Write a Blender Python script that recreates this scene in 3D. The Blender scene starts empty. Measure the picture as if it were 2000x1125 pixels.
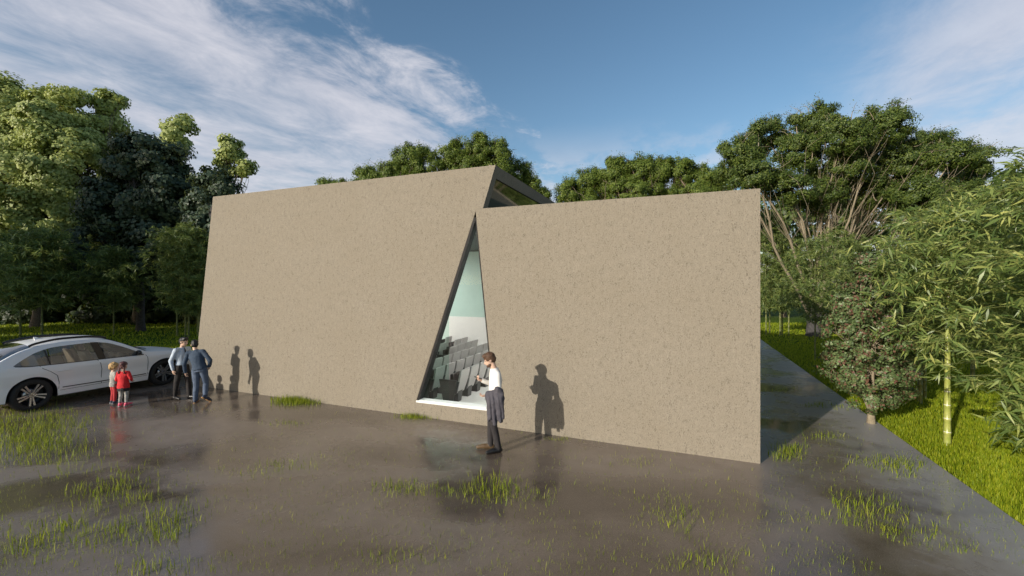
import bpy, bmesh, math, random
import numpy as np
from mathutils import Vector, Matrix
from mathutils.noise import noise as mnoise
R = math.radians
C = bpy.context.scene.collection
SC = bpy.context.scene

# ------------------------------------------------------------------ camera, sky, sun, exposure
F = 826.0                      # focal length in pixels of a 2000 px wide frame
HZ = 552.0                     # horizon row
CAM = 3.2                      # eye height
cam = bpy.data.cameras.new('camera'); cob = bpy.data.objects.new('camera', cam); C.objects.link(cob)
cob.location = (0, 0, CAM); cob.rotation_euler = (R(90), 0, 0)
cam.sensor_width = 36; cam.lens = 36*F/2000; cam.shift_y = -(562.5-HZ)/2000
cam.clip_start = .05; cam.clip_end = 3000
SC.camera = cob

SUN_EL = R(16.5)
SUN_AZ = math.atan2(-.755, -.656)       # compass bearing (from +Y towards +X) of the sun
w = bpy.data.worlds.new('World'); SC.world = w; w.use_nodes = True
SKY_STRENGTH = .145
SC.view_settings.view_transform = 'Standard'; SC.view_settings.look = 'None'
SC.view_settings.exposure = 0.0; SC.view_settings.gamma = 1.0; SC.view_settings.use_curve_mapping = False
sl = bpy.data.lights.new('sun', 'SUN'); sl.energy = 4.7; sl.angle = R(.5); sl.color = (1, .92, .80)
so = bpy.data.objects.new('sun', sl); C.objects.link(so)
sdir = Vector((math.sin(SUN_AZ)*math.cos(SUN_EL), math.cos(SUN_AZ)*math.cos(SUN_EL), math.sin(SUN_EL)))
so.rotation_euler = sdir.to_track_quat('Z', 'Y').to_euler(); so.location = sdir*60

class NT:
    """small helper for node graphs"""
    def __init__(s, t): s.t = t; s.n = t.nodes; s.l = t.links
    def add(s, typ, ins=None, **kw):
        n = s.n.new(typ)
        for k, v in kw.items(): setattr(n, k, v)
        for k, v in (ins or {}).items():
            if hasattr(v, 'is_output') or isinstance(v, bpy.types.NodeSocket): s.l.new(v, n.inputs[k])
            else: n.inputs[k].default_value = v
        return n
    def math(s, op, a, b=0.0, c=None, clamp=False):
        n = s.n.new('ShaderNodeMath'); n.operation = op; n.use_clamp = clamp
        for i, v in enumerate((a, b) if c is None else (a, b, c)):
            if isinstance(v, bpy.types.NodeSocket): s.l.new(v, n.inputs[i])
            else: n.inputs[i].default_value = v
        return n.outputs[0]
    def ramp(s, fac, stops, interp='LINEAR'):
        n = s.n.new('ShaderNodeValToRGB'); s.l.new(fac, n.inputs[0]); cr = n.color_ramp; cr.interpolation = interp
        while len(cr.elements) < len(stops): cr.elements.new(.5)
        for e, (p, c) in zip(cr.elements, stops):
            e.position = p; e.color = tuple(c)+(1,) if hasattr(c, '__len__') else (c, c, c, 1)
        return n.outputs[0]
    def mixc(s, fac, a, b, typ='MIX'):
        n = s.n.new('ShaderNodeMix'); n.data_type = 'RGBA'; n.blend_type = typ
        for k, v in ((0, fac), (6, a), (7, b)):
            if isinstance(v, bpy.types.NodeSocket): s.l.new(v, n.inputs[k])
            elif k == 0: n.inputs[0].default_value = v
            else: n.inputs[k].default_value = tuple(v)+(1,) if len(v) == 3 else v
        return n.outputs[2]
    def noise(s, vec, scale, detail=4, rough=.55, dist=0.0):
        n = s.add('ShaderNodeTexNoise', {'Scale': scale, 'Detail': detail, 'Roughness': rough, 'Distortion': dist})
        s.l.new(vec, n.inputs['Vector']); return n.outputs['Fac']

def build_world():
    t = NT(w.node_tree); t.n.clear()
    out = t.add('ShaderNodeOutputWorld')
    sky = t.add('ShaderNodeTexSky', sky_type='NISHITA')
    sky.sun_disc = False; sky.sun_elevation = SUN_EL; sky.sun_rotation = SUN_AZ
    sky.altitude = 200; sky.air_density = 1.0; sky.dust_density = 1.3; sky.ozone_density = 1.2
    hs = t.add('ShaderNodeHueSaturation', {'Hue': .496, 'Saturation': 1.14, 'Value': 1.0, 'Color': sky.outputs[0]})
    tc = t.add('ShaderNodeTexCoord')
    sep = t.add('ShaderNodeSeparateXYZ', {0: tc.outputs['Generated']})
    x, y, z = sep.outputs
    # clouds lie on a flat sheet overhead: project the view direction on it
    zz = t.math('ADD', t.math('MAXIMUM', z, 0.0), .06)
    px, py = t.math('DIVIDE', x, zz), t.math('DIVIDE', y, zz)
    ang = math.atan2(.87, .5)                           # streaks run this way over the ground
    ca, sa = math.cos(ang), math.sin(ang)
    a = t.math('ADD', t.math('MULTIPLY', px, ca), t.math('MULTIPLY', py, sa))      # along
    b = t.math('SUBTRACT', t.math('MULTIPLY', py, ca), t.math('MULTIPLY', px, sa)) # across, left is +
    v1 = t.add('ShaderNodeCombineXYZ', {0: t.math('MULTIPLY', a, .42), 1: b, 2: .3}).outputs[0]
    v2 = t.add('ShaderNodeCombineXYZ', {0: t.math('MULTIPLY', a, .75), 1: b, 2: 4.3}).outputs[0]
    n1 = t.noise(v1, .95, 6, .55, .6)
    n2 = t.noise(v2, 3.0, 10, .66, .35)
    cn = t.math('ADD', t.math('MULTIPLY', n1, .62), t.math('MULTIPLY', n2, .38))
    mr = lambda v, f0, f1, t0=0., t1=1.: t.add('ShaderNodeMapRange', {0: v, 1: f0, 2: f1, 3: t0, 4: t1}, interpolation_type='SMOOTHSTEP').outputs[0]
    # the broad sheet of soft cirrus left of the middle
    band = t.math('MULTIPLY', mr(t.math('ADD', b, t.math('MULTIPLY', t.math('SUBTRACT', n2, .5), .9)), 1.05, 1.62), mr(b, 9.0, 4.5, .6, 1.))
    m1 = mr(t.math('ADD', cn, t.math('MULTIPLY', band, .22)), .50, .80)
    m1 = t.math('MULTIPLY', m1, mr(band, .0, .3))
    # thin veil at the upper right
    bandr = t.math('MULTIPLY', mr(b, -.05, -.75), mr(y, -.2, .3))
    m2 = t.math('MULTIPLY', mr(t.math('ADD', cn, t.math('MULTIPLY', bandr, .16)), .48, .76), t.math('MULTIPLY', bandr, .85))
    # small cumulus just above the trees
    dirv = t.add('ShaderNodeVectorMath', {0: tc.outputs['Generated'], 1: (1, 1, 1.9)}, operation='MULTIPLY').outputs[0]
    n3 = t.noise(dirv, 5.5, 8, .58, .1)
    m3 = t.math('MULTIPLY', mr(n3, .46, .58), mr(z, .36, .20))
    m3 = t.math('MULTIPLY', m3, .75)
    m = t.math('MAXIMUM', t.math('MAXIMUM', m1, m2), m3)
    m = t.math('MULTIPLY', m, mr(z, -.01, .04))
    cc = t.mixc(n2, (3.3, 3.4, 4.1), (6.0, 5.9, 6.2))
    col = t.mixc(t.math('MULTIPLY', m, .85), hs.outputs[0], cc)
    bg = t.add('ShaderNodeBackground', {0: col, 1: SKY_STRENGTH})
    t.l.new(bg.outputs[0], out.inputs[0])
build_world()

# ------------------------------------------------------------------ helpers
E = Vector((-.9288, .3706, 0)); D = Vector((.3706, .9288, 0))      # along the facade to the left, and into its depth
P0 = Vector((4.384, 7.467, 0))                                     # lower right corner of the facade
def G(px, py, z=0.0):
    """where the line of sight through a photo pixel meets the level z"""
    Y = (CAM-z)*F/(py-HZ); return Vector(((px-1000)/F*Y, Y, z))
def at(px, py, Y):
    return Vector(((px-1000)/F*Y, Y, CAM-(py-HZ)*Y/F))
def L(u, dep, z=0.0): return P0+E*u+D*dep+Vector((0, 0, z))
FRAME = Matrix(((E.x, D.x, 0, P0.x), (E.y, D.y, 0, P0.y), (0, 0, 1, 0), (0, 0, 0, 1)))

def mesh_np(name, v, faces, m=None, parent=None, smooth=False):
    """faces: list of (n,k) integer arrays"""
    me = bpy.data.meshes.new(name)
    v = np.asarray(v, np.float32)
    fl = [np.asarray(f, np.int32) for f in faces if len(f)]
    me.vertices.add(len(v)); me.vertices.foreach_set('co', v.ravel())
    loops = np.concatenate([f.ravel() for f in fl])
    cnt = np.concatenate([np.full(len(f), f.shape[1], np.int32) for f in fl])
    st = np.concatenate(([0], np.cumsum(cnt)[:-1])).astype(np.int32)
    me.loops.add(len(loops)); me.loops.foreach_set('vertex_index', loops)
    me.polygons.add(len(cnt)); me.polygons.foreach_set('loop_start', st)
    me.update(calc_edges=True); me.validate()
    if smooth: me.polygons.foreach_set('use_smooth', np.ones(len(me.polygons), bool))
    o = bpy.data.objects.new(name, me); C.objects.link(o)
    if m: me.materials.append(m)
    if parent: o.parent = parent
    return o
def obj(name, bm, m=None, parent=None, smooth=False, mtx=None):
    me = bpy.data.meshes.new(name)
    bmesh.ops.recalc_face_normals(bm, faces=bm.faces)
    bm.to_mesh(me); bm.free()
    if smooth:
        me.polygons.foreach_set('use_smooth', np.ones(len(me.polygons), bool))
    o = bpy.data.objects.new(name, me); C.objects.link(o)
    if m: me.materials.append(m)
    if parent: o.parent = parent
    if mtx is not None: me.transform(mtx)
    return o
def empty(name, loc=(0, 0, 0), rz=0.0):
    o = bpy.data.objects.new(name, None); C.objects.link(o); o.location = loc; o.rotation_euler = (0, 0, rz)
    o.empty_display_size = .2
    return o
def tag(o, label, cat=None, group=None):
    o['label'] = label
    if cat: o['category'] = cat
    if group: o['group'] = group
    return o
def kind(o, k): o['kind'] = k; return o
def box(bm, x0, x1, y0, y1, z0, z1):
    vs = [bm.verts.new(p) for p in ((x0,y0,z0),(x1,y0,z0),(x1,y1,z0),(x0,y1,z0),(x0,y0,z1),(x1,y0,z1),(x1,y1,z1),(x0,y1,z1))]
    for f in ((0,3,2,1),(4,5,6,7),(0,1,5,4),(1,2,6,5),(2,3,7,6),(3,0,4,7)): bm.faces.new([vs[i] for i in f])
    return vs
def hexa(bm, pts):
    vs = [bm.verts.new(p) for p in pts]
    for f in ((0,3,2,1),(4,5,6,7),(0,1,5,4),(1,2,6,5),(2,3,7,6),(3,0,4,7)): bm.faces.new([vs[i] for i in f])
def bevel(bm, w_, seg=2):
    bmesh.ops.bevel(bm, geom=list(bm.edges), offset=w_, segments=seg, affect='EDGES', profile=.6)
def prism(bm, poly, fn, t0, t1):
    """poly in 2D, fn(a,b,t) -> 3D, closed solid between t0 and t1"""
    A = [bm.verts.new(fn(a, b, t0)) for a, b in poly]; B = [bm.verts.new(fn(a, b, t1)) for a, b in poly]
    bm.faces.new(A[::-1]); bm.faces.new(B)
    n = len(poly)
    for i in range(n): bm.faces.new((A[i], A[(i+1) % n], B[(i+1) % n], B[i]))
def tubes(polys, seg=6):
    """polys: list of (points (n,3), radii (n)) -> verts, quads"""
    V, Q, off = [], [], 0
    an = np.arange(seg)*2*np.pi/seg
    for P, r in polys:
        P = np.asarray(P, float); r = np.asarray(r, float); n = len(P)
        T = np.gradient(P, axis=0); T /= np.linalg.norm(T, axis=1)[:, None]+1e-9
        ref = np.array((1., 0, 0)) if abs(T[:, 0]).mean() < .8 else np.array((0, 1., 0))
        A = np.cross(T, ref); A /= np.linalg.norm(A, axis=1)[:, None]+1e-9
        B = np.cross(T, A)
        ring = P[:, None, :]+r[:, None, None]*(np.cos(an)[None, :, None]*A[:, None, :]+np.sin(an)[None, :, None]*B[:, None, :])
        V.append(ring.reshape(-1, 3))
        i = np.arange(n-1)[:, None]*seg; j = np.arange(seg)[None, :]; k = (j+1) % seg
        Q.append(np.stack([i+j, i+k, i+seg+k, i+seg+j], -1).reshape(-1, 4)+off)
        off += n*seg
    return np.concatenate(V), np.concatenate(Q)

# ------------------------------------------------------------------ materials
MATS = {}
def material(name, col=(.5, .5, .5), rough=.6, metal=0.0, spec=.5, **kw):
    if name in MATS: return MATS[name]
    m = bpy.data.materials.new(name); m.use_nodes = True; MATS[name] = m
    b = m.node_tree.nodes['Principled BSDF']
    b.inputs['Base Color'].default_value = tuple(col)+(1,)
    b.inputs['Roughness'].default_value = rough; b.inputs['Metallic'].default_value = metal
    b.inputs['Specular IOR Level'].default_value = spec
    for k, v in kw.items(): b.inputs[k.replace('_', ' ')].default_value = v
    return m
def textured(name, ca, cb, scale=20, rough=.7, bump=.2, detail=5, bscale=None, dist=.01, **kw):
    """plain material with noise variation of colour and a fine bump"""
    if name in MATS: return MATS[name]
    m = material(name, ca, rough, **kw); t = NT(m.node_tree); b = t.n['Principled BSDF']
    tc = t.add('ShaderNodeTexCoord').outputs['Object']
    n = t.noise(tc, scale, detail, .6)
    t.l.new(t.ramp(n, ((.3, ca), (.7, cb))), b.inputs['Base Color'])
    if bump:
        n2 = t.noise(tc, bscale or scale*3, 5, .6)
        bn = t.add('ShaderNodeBump', {'Strength': bump, 'Distance': dist, 'Height': n2})
        t.l.new(bn.outputs[0], b.inputs['Normal'])
    return m
def concrete():
    m = material('concrete', rough=.85, spec=.3); t = NT(m.node_tree); b = t.n['Principled BSDF']
    tc = t.add('ShaderNodeTexCoord').outputs['Object']
    st = t.add('ShaderNodeMapping', {0: tc}); st.inputs['Scale'].default_value = (1, 1, .55)
    st = st.outputs[0]
    big = t.noise(tc, .9, 5, .6)
    mid = t.noise(st, 16, 4, .6)
    fine = t.noise(st, 60, 3, .65)
    base = t.ramp(mid, ((.25, (.222, .195, .152)), (.75, (.296, .262, .209))))
    base = t.mixc(t.ramp(big, ((.35, 0.), (.65, .5))), base, (.238, .206, .156))
    base = t.mixc(t.ramp(fine, ((.34, .75), (.54, 0.))), base, (.172, .147, .110))
    vo = t.add('ShaderNodeTexVoronoi', {'Vector': st, 'Scale': 25.0, 'Randomness': 1.0})
    gate = t.noise(st, 7, 3, .6)
    size = t.math('MULTIPLY', t.math('MAXIMUM', t.math('SUBTRACT', gate, .47), 0.), 1.1)
    pit = t.math('LESS_THAN', vo.outputs['Distance'], size)
    vo2 = t.add('ShaderNodeTexVoronoi', {'Vector': st, 'Scale': 46.0, 'Randomness': 1.0})
    gate2 = t.noise(st, 11, 3, .6)
    pit2 = t.math('LESS_THAN', vo2.outputs['Distance'], t.math('MULTIPLY', t.math('MAXIMUM', t.math('SUBTRACT', gate2, .33), 0.), 1.35))
    p = t.math('MAXIMUM', t.math('MULTIPLY', pit, .70), t.math('MULTIPLY', pit2, .42))
    col = t.mixc(p, base, (.070, .058, .045))
    lightp = t.math('LESS_THAN', t.noise(st, 30, 2, .5), .33)
    col = t.mixc(t.math('MULTIPLY', lightp, .35), col, (.38, .335, .265))
    t.l.new(col, b.inputs['Base Color'])
    h = t.math('SUBTRACT', t.math('ADD', t.math('MULTIPLY', fine, .5), mid), p)
    bn = t.add('ShaderNodeBump', {'Strength': .35, 'Distance': .012, 'Height': h})
    t.l.new(bn.outputs[0], b.inputs['Normal'])
    return m
def asphalt():
    m = material('wet_asphalt'); t = NT(m.node_tree); b = t.n['Principled BSDF']
    tc = t.add('ShaderNodeTexCoord').outputs['Object']
    st = t.add('ShaderNodeMapping', {0: tc}); st.inputs['Rotation'].default_value = (0, 0, R(-22)); st.inputs['Scale'].default_value = (.6, 1.1, 1)
    n1 = t.noise(st.outputs[0], .50, 4, .50, .5)
    n2 = t.noise(tc, 2.6, 6, .62)
    n3 = t.noise(tc, 90, 3, .7)
    sx_ = t.add('ShaderNodeSeparateXYZ', {0: tc})
    ue = t.math('ADD', t.math('ADD', t.math('MULTIPLY', sx_.outputs[0], E.x), t.math('MULTIPLY', sx_.outputs[1], E.y)), 4.19)   # metres in from the slab's right edge, where a pale sky sheen is painted in
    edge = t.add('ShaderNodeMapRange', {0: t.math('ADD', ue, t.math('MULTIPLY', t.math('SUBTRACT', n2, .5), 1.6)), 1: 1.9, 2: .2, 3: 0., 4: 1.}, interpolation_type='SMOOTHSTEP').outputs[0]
    wet = t.math('SUBTRACT', t.math('ADD', t.math('MULTIPLY', n1, .75), t.math('MULTIPLY', n2, .25)), t.math('MULTIPLY', edge, .06))     # high = wet
    dry = t.ramp(n2, ((.25, (.200, .157, .126)), (.75, (.310, .252, .208))))
    wcol = t.mixc(n2, (.080, .061, .047), (.130, .102, .080))
    f = t.ramp(wet, ((.38, 0.), (.58, 1.)))
    col = t.mixc(f, dry, wcol)
    col = t.mixc(t.ramp(n3, ((.35, .55), (.58, 0.))), col, (.045, .036, .03))
    col = t.mixc(t.math('MULTIPLY', edge, .75), col, (.34, .34, .35))  # pale grey paints the sky's reflection along the right edge
    vo = t.add('ShaderNodeTexVoronoi', {'Vector': tc, 'Scale': 120.0})
    col = t.mixc(t.math('MULTIPLY', t.math('LESS_THAN', vo.outputs['Distance'], .25), .45), col, (.30, .26, .22))
    t.l.new(col, b.inputs['Base Color'])
    rg = t.ramp(wet, ((.36, .46), (.47, .27), (.565, .05)))
    t.l.new(rg, b.inputs['Roughness']); b.inputs['Specular IOR Level'].default_value = .9
    hb = t.math('ADD', t.math('MULTIPLY', n3, .6), t.math('MULTIPLY', t.noise(tc, 14, 4, .6), 1.0))
    bs = t.ramp(wet, ((.4, .22), (.60, .035)))
    bn = t.add('ShaderNodeBump', {'Distance': .012, 'Height': hb, 'Strength': bs})
    t.l.new(bn.outputs[0], b.inputs['Normal'])
    return m
def leaf(name, stops, trans=.35, rough=.5, spec=.35):
    """foliage: each leaf takes its own tone from the ramp, light passes through it"""
    if name in MATS: return MATS[name]
    m = bpy.data.materials.new(name); m.use_nodes = True; MATS[name] = m; t = NT(m.node_tree); b = t.n['Principled BSDF']
    g = t.add('ShaderNodeNewGeometry').outputs['Random Per Island']
    col = t.ramp(g, stops)
    t.l.new(col, b.inputs['Base Color']); b.inputs['Roughness'].default_value = rough; b.inputs['Specular IOR Level'].default_value = spec
    tr = t.add('ShaderNodeBsdfTranslucent'); tcx = t.mixc(.35, col, (.32, .36, .05)); t.l.new(tcx, tr.inputs[0])
    mx = t.add('ShaderNodeMixShader', {0: trans, 1: b.outputs[0], 2: tr.outputs[0]})
    t.l.new(mx.outputs[0], t.n['Material Output'].inputs[0])
    return m
def glass(name, tint, refl=.5, mixin=.0, rough=.02, body=(.1, .1, .1)):
    """thin pane: clear straight view through, Fresnel mirror on top, optional tinted body"""
    if name in MATS: return MATS[name]
    m = bpy.data.materials.new(name); m.use_nodes = True; MATS[name] = m; t = NT(m.node_tree); t.n.remove(t.n['Principled BSDF'])
    tr = t.add('ShaderNodeBsdfTransparent'); tr.inputs[0].default_value = tuple(tint)+(1,)
    df = t.add('ShaderNodeBsdfDiffuse'); df.inputs[0].default_value = tuple(body)+(1,)
    gl = t.add('ShaderNodeBsdfGlossy'); gl.inputs['Roughness'].default_value = rough
    fc = t.add('ShaderNodeLayerWeight', {0: .5}).outputs['Facing']
    fr = t.math('ADD', t.math('MULTIPLY', t.math('POWER', fc, 5.0), .9), .04)
    a = t.add('ShaderNodeMixShader', {0: mixin, 1: tr.outputs[0], 2: df.outputs[0]})
    k = t.math('MULTIPLY', fr, refl*2, clamp=True)
    c = t.add('ShaderNodeMixShader', {0: k, 1: a.outputs[0], 2: gl.outputs[0]})
    t.l.new(c.outputs[0], t.n['Material Output'].inputs[0])
    return m
def lawn_soil():
    m = material('lawn_soil', rough=.95, spec=.1); t = NT(m.node_tree); b = t.n['Principled BSDF']
    tc = t.add('ShaderNodeTexCoord').outputs['Object']
    n = t.noise(tc, .35, 5, .6); n2 = t.noise(tc, 9, 5, .7)
    c = t.ramp(n, ((.3, (.065, .12, .008)), (.7, (.11, .17, .012))))
    c = t.mixc(t.ramp(n2, ((.35, .7), (.6, 0.))), c, (.022, .042, .007))
    t.l.new(c, b.inputs['Base Color'])
    bn = t.add('ShaderNodeBump', {'Strength': .7, 'Distance': .08, 'Height': n2}); t.l.new(bn.outputs[0], b.inputs['Normal'])
    return m

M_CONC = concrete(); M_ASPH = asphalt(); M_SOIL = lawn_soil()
M_FRAME = textured('dark_metal_frame', (.012, .0115, .0115), (.020, .019, .019), 6, .6, .05, spec=.2)
M_SILL = textured('pale_sill', (.72, .74, .72), (.78, .79, .77), 5, .35, .03)
M_GLASS = glass('window_glass', (.93, .98, .96), .10)
M_GLASS2 = glass('reflection_tint_glass', (.87, .97, .93), .08)  # its tint stands in for a reflection in the window glass
M_SKYGL = glass('skylight_glass', (.10, .12, .08), 1.6, .75, .05, (.045, .060, .016))  # green body colour stands for the trees mirrored in the glass
M_WHITE = textured('white_plaster', (.80, .78, .76), (.84, .82, .80), 3, .8, .05)
M_GREEN = textured('pale_green_plaster', (.50, .66, .60), (.54, .70, .64), 3, .7, .05)
M_DARK = textured('dark_panel', (.008, .008, .009), (.014, .014, .015), 4, .5, .05)
M_BLACKPL = textured('black_plastic', (.010, .010, .011), (.016, .016, .017), 30, .4, .1)
M_SEATF = textured('grey_seat_fabric', (.33, .315, .305), (.40, .385, .375), 60, .9, .3, bscale=240, dist=.003)
M_SEATD = textured('brown_seat_fabric', (.030, .022, .020), (.045, .034, .030), 60, .9, .2)
M_CARPET = textured('pale_floor', (.55, .54, .53), (.63, .62, .60), 12, .6, .08)
M_BARK = textured('bark', (.10, .075, .05), (.22, .175, .125), 12, .9, .8, dist=.03)
M_BARKP = textured('pale_bark', (.20, .165, .11), (.31, .26, .18), 10, .9, .6, dist=.02)
M_BARKD = textured('shade_toned_bark', (.035, .032, .032), (.085, .08, .078), 10, .9, .8, dist=.03)  # bark darkened for the shade that lies on these trunks
# ------------------------------------------------------------------ the ground
def sheet(name, pts, m, z):
    bm = bmesh.new(); bm.faces.new([bm.verts.new((p[0], p[1], z)) for p in pts]); o = obj(name, bm, m); kind(o, 'structure'); return o
g = sheet('ground', [(-700, -500), (700, -500), (700, 1200), (-700, 1200)], M_SOIL, -.06)
# the yard: a slab 6 cm proud of the lawn
EDGE = Vector((14.1, 24.03, 0))          # a point of its right-hand edge, which runs parallel to D
eu = (EDGE-P0).dot(E)
bm = bmesh.new()
yard = [L(eu, -30), L(eu, 34), L(-.2, 34), L(-.2, 3.2), L(21.2, 3.2), L(23, -30)]
va = [bm.verts.new((p.x, p.y, 0)) for p in yard]; vb = [bm.verts.new((p.x, p.y, -.055)) for p in yard]
bm.faces.new(va)
for i in range(6): bm.faces.new((va[i], va[(i+1) % 6], vb[(i+1) % 6], vb[i]))
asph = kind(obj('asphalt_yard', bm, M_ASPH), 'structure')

# ------------------------------------------------------------------ the building
DEPTH = 7.75
ZR, ZL = 4.864, 5.806
J = (5.424, ZR); PK = (5.11, ZL); TL = (14.49, ZL); BLc = (15.40, 0.0)
A = (5.603, 4.817); BL = (7.205, .335); BR = (5.115, .345)
bld = empty('auditorium_building', P0)
bld.matrix_world = FRAME
tag(bld, 'windowless beige concrete hall with a tall triangular window and a stepped slanting roofline', 'building')
TH = .17
bm = bmesh.new()
polyR = [(0, -.05), (BR[0], -.05), BR, A, J, (0, ZR)]
polyL = [(BR[0], -.05), (BLc[0]+.008, -.05), TL, PK, J, A, BL, BR]
vf, vk = {}, {}
def vv(dct, p, dep):
    k = (round(p[0], 4), round(p[1], 4))
    if k not in dct: dct[k] = bm.verts.new((p[0], dep, p[1]))
    return dct[k]
for po in (polyR, polyL):
    bm.faces.new([vv(vf, p, 0) for p in po]); bm.faces.new([vv(vk, p, TH) for p in po][::-1])
outer = [(0, -.05), (BR[0], -.05), (BLc[0]+.008, -.05), TL, PK, J, (0, ZR)]
hole = [A, BL, BR]
for ring in (outer, hole):
    for i in range(len(ring)):
        p, q = ring[i], ring[(i+1) % len(ring)]
        bm.faces.new((vv(vf, p, 0), vv(vf, q, 0), vv(vk, q, TH), vv(vk, p, TH)))
obj('front_wall', bm, M_CONC, bld)
# right side wall, leaning left wall, back wall
bm = bmesh.new(); prism(bm, [(TH+.002, -.05), (DEPTH-.2, -.05), (DEPTH-.2, ZR-.003), (TH+.002, ZR-.003)], lambda a, b, t: (t, a, b), 0, .25); obj('side_wall', bm, M_CONC, bld)
bm = bmesh.new()
sl_ = lambda z: BLc[0]+(TL[0]-BLc[0])*z/ZL
hexa(bm, [(sl_(-.05)-.26, TH+.002, -.05), (sl_(-.05), TH+.002, -.05), (sl_(-.05), DEPTH-.2, -.05), (sl_(-.05)-.26, DEPTH-.2, -.05),
          (sl_(ZL)-.26, TH+.002, ZL-.003), (sl_(ZL), TH+.002, ZL-.003), (sl_(ZL), DEPTH-.2, ZL-.003), (sl_(ZL)-.26, DEPTH-.2, ZL-.003)])
obj('side_wall', bm, M_CONC, bld)
bm = bmesh.new()
prism(bm, [(0, -.05), (BLc[0]+.008, -.05), TL, PK, J, (0, ZR)], lambda a, b, t: (a, t, b), DEPTH-.2+.003, DEPTH)
obj('back_wall', bm, M_CONC, bld)
# inside faces
FZ = .03
bm = bmesh.new(); box(bm, .27, 15.1, TH+.004, DEPTH-.205, -.04, FZ); obj('interior_floor', bm, M_CARPET, bld)
yb = DEPTH-.205
bm = bmesh.new(); box(bm, .26, 15.0, yb-.06, yb, FZ+.002, 1.74); box(bm, .255, .32, .3, yb-.065, FZ+.002, 1.74); obj('white_wainscot', bm, M_WHITE, bld)
bm = bmesh.new(); box(bm, .26, 14.8, yb-.05, yb, 1.745, 4.52); obj('green_wall_panel', bm, M_GREEN, bld)
bm = bmesh.new(); box(bm, .26, 14.65, TH+.004, yb-.065, 4.53, 4.60); obj('dark_ceiling', bm, M_DARK, bld)
M_LAMP = bpy.data.materials.new('lit_diffuser'); M_LAMP.use_nodes = True
_b = M_LAMP.node_tree.nodes['Principled BSDF']; _b.inputs['Emission Color'].default_value = (1, .97, .93, 1); _b.inputs['Emission Strength'].default_value = 90
for u_ in (2.2, 4.2, 11.6, 13.4):
    for d_ in (2.2, 5.2):
        bm = bmesh.new(); box(bm, u_-.14, u_+.14, d_-.75, d_+.75, 4.40, 4.46)
        for q in (-.6, .6): box(bm, u_-.01, u_+.01, d_+q-.01, d_+q+.01, 4.46, 4.53)
        lp = obj('ceiling_lamp', bm, M_FRAME, bld)
        bm = bmesh.new(); box(bm, u_-.12, u_+.12, d_-.73, d_+.73, 4.385, 4.398); obj('diffuser', bm, M_LAMP, lp)
# roofs
bm = bmesh.new(); box(bm, .255, J[0]-.02, TH+.004, yb, ZR-.20, ZR-.06); obj('roof', bm, M_CONC, bld)
bm = bmesh.new(); box(bm, 5.36, 14.3, TH+.004, yb, ZL-.26, ZL-.06); obj('roof', bm, M_CONC, bld)
# slanted end face of the taller half, with its long skylight
def EF(s, dep, off=0.0):          # s: 0 at the top edge .. 1 at the lower roof
    nrm = Vector((J[1]-PK[1], 0, -(J[0]-PK[0]))).normalized()     # outwards (towards the lower roof)
    if nrm.x > 0: nrm = -nrm
    return Vector((PK[0]+(J[0]-PK[0])*s, dep, PK[1]+(J[1]-PK[1])*s))+nrm*off
bm = bmesh.new()
def slabEF(bm, s0, s1, d0, d1, o0, o1):
    hexa(bm, [EF(s1, d0, o0), EF(s1, d0, o1), EF(s1, d1, o1), EF(s1, d1, o0), EF(s0, d0, o0), EF(s0, d0, o1), EF(s0, d1, o1), EF(s0, d1, o0)])
slabEF(bm, .004, .26, TH+.002, DEPTH-.2, -.25, -.002)
slabEF(bm, .262, 1.0, TH+.002, TH+.06, -.25, -.003)
slabEF(bm, .262, 1.0, DEPTH-.55, DEPTH-.2, -.25, -.003)
slabEF(bm, .93, 1.2, TH+.062, DEPTH-.552, -.25, -.004)
obj('skylight_surround', bm, M_CONC, bld)
bm = bmesh.new(); slabEF(bm, .262, .928, TH+.062, DEPTH-.552, -.09, -.07)
sky_o = obj('skylight', bm, M_SKYGL, bld)
# triangular window: metal reveal on both slopes, pale sill, pane
win = empty('window'); win.parent = bld
def seg_strip(bm, p, q, inner, d0, d1, t):
    """strip lining a hole edge p-q, t thick towards the inside point"""
    p, q, c = Vector(p), Vector(q), Vector(inner)
    n = Vector((-(q-p).y, (q-p).x)).normalized()
    if n.dot(c-p) < 0: n = -n
    e = (q-p).normalized()
    pa, qa = p+n*.002, q+n*.002
    pb, qb = pa+n*t, qa+n*t
    hexa(bm, [(pa.x, d0, pa.y), (qa.x, d0, qa.y), (qa.x, d1, qa.y), (pa.x, d1, pa.y), (pb.x, d0, pb.y), (qb.x, d0, qb.y), (qb.x, d1, qb.y), (pb.x, d1, pb.y)])
cen = ((A[0]+BL[0]+BR[0])/3, (A[1]+BL[1]+BR[1])/3)
lerp = lambda p, q, f: (p[0]+(q[0]-p[0])*f, p[1]+(q[1]-p[1])*f)
bm = bmesh.new()
seg_strip(bm, lerp(A, BL, .03), lerp(A, BL, .985), cen, .006, TH+.03, .055)
seg_strip(bm, lerp(A, BR, .04), lerp(A, BR, .985), cen, .006, TH+.03, .03)
obj('frame', bm, M_FRAME, win)
bm = bmesh.new(); seg_strip(bm, lerp(BL, BR, .03), lerp(BL, BR, .97), cen, .012, TH+.05, .055)
seg_strip(bm, lerp(BL, BR, .01), lerp(BL, BR, .99), cen, -.015, .010, .045)
obj('sill', bm, M_SILL, win)
bm = bmesh.new()
bm.faces.new([bm.verts.new((p[0], TH-.05, p[1])) for p in (lerp(A, cen, .05), lerp(BL, cen, .05), lerp(BR, cen, .05))])
obj('pane', bm, M_GLASS, win)
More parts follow.
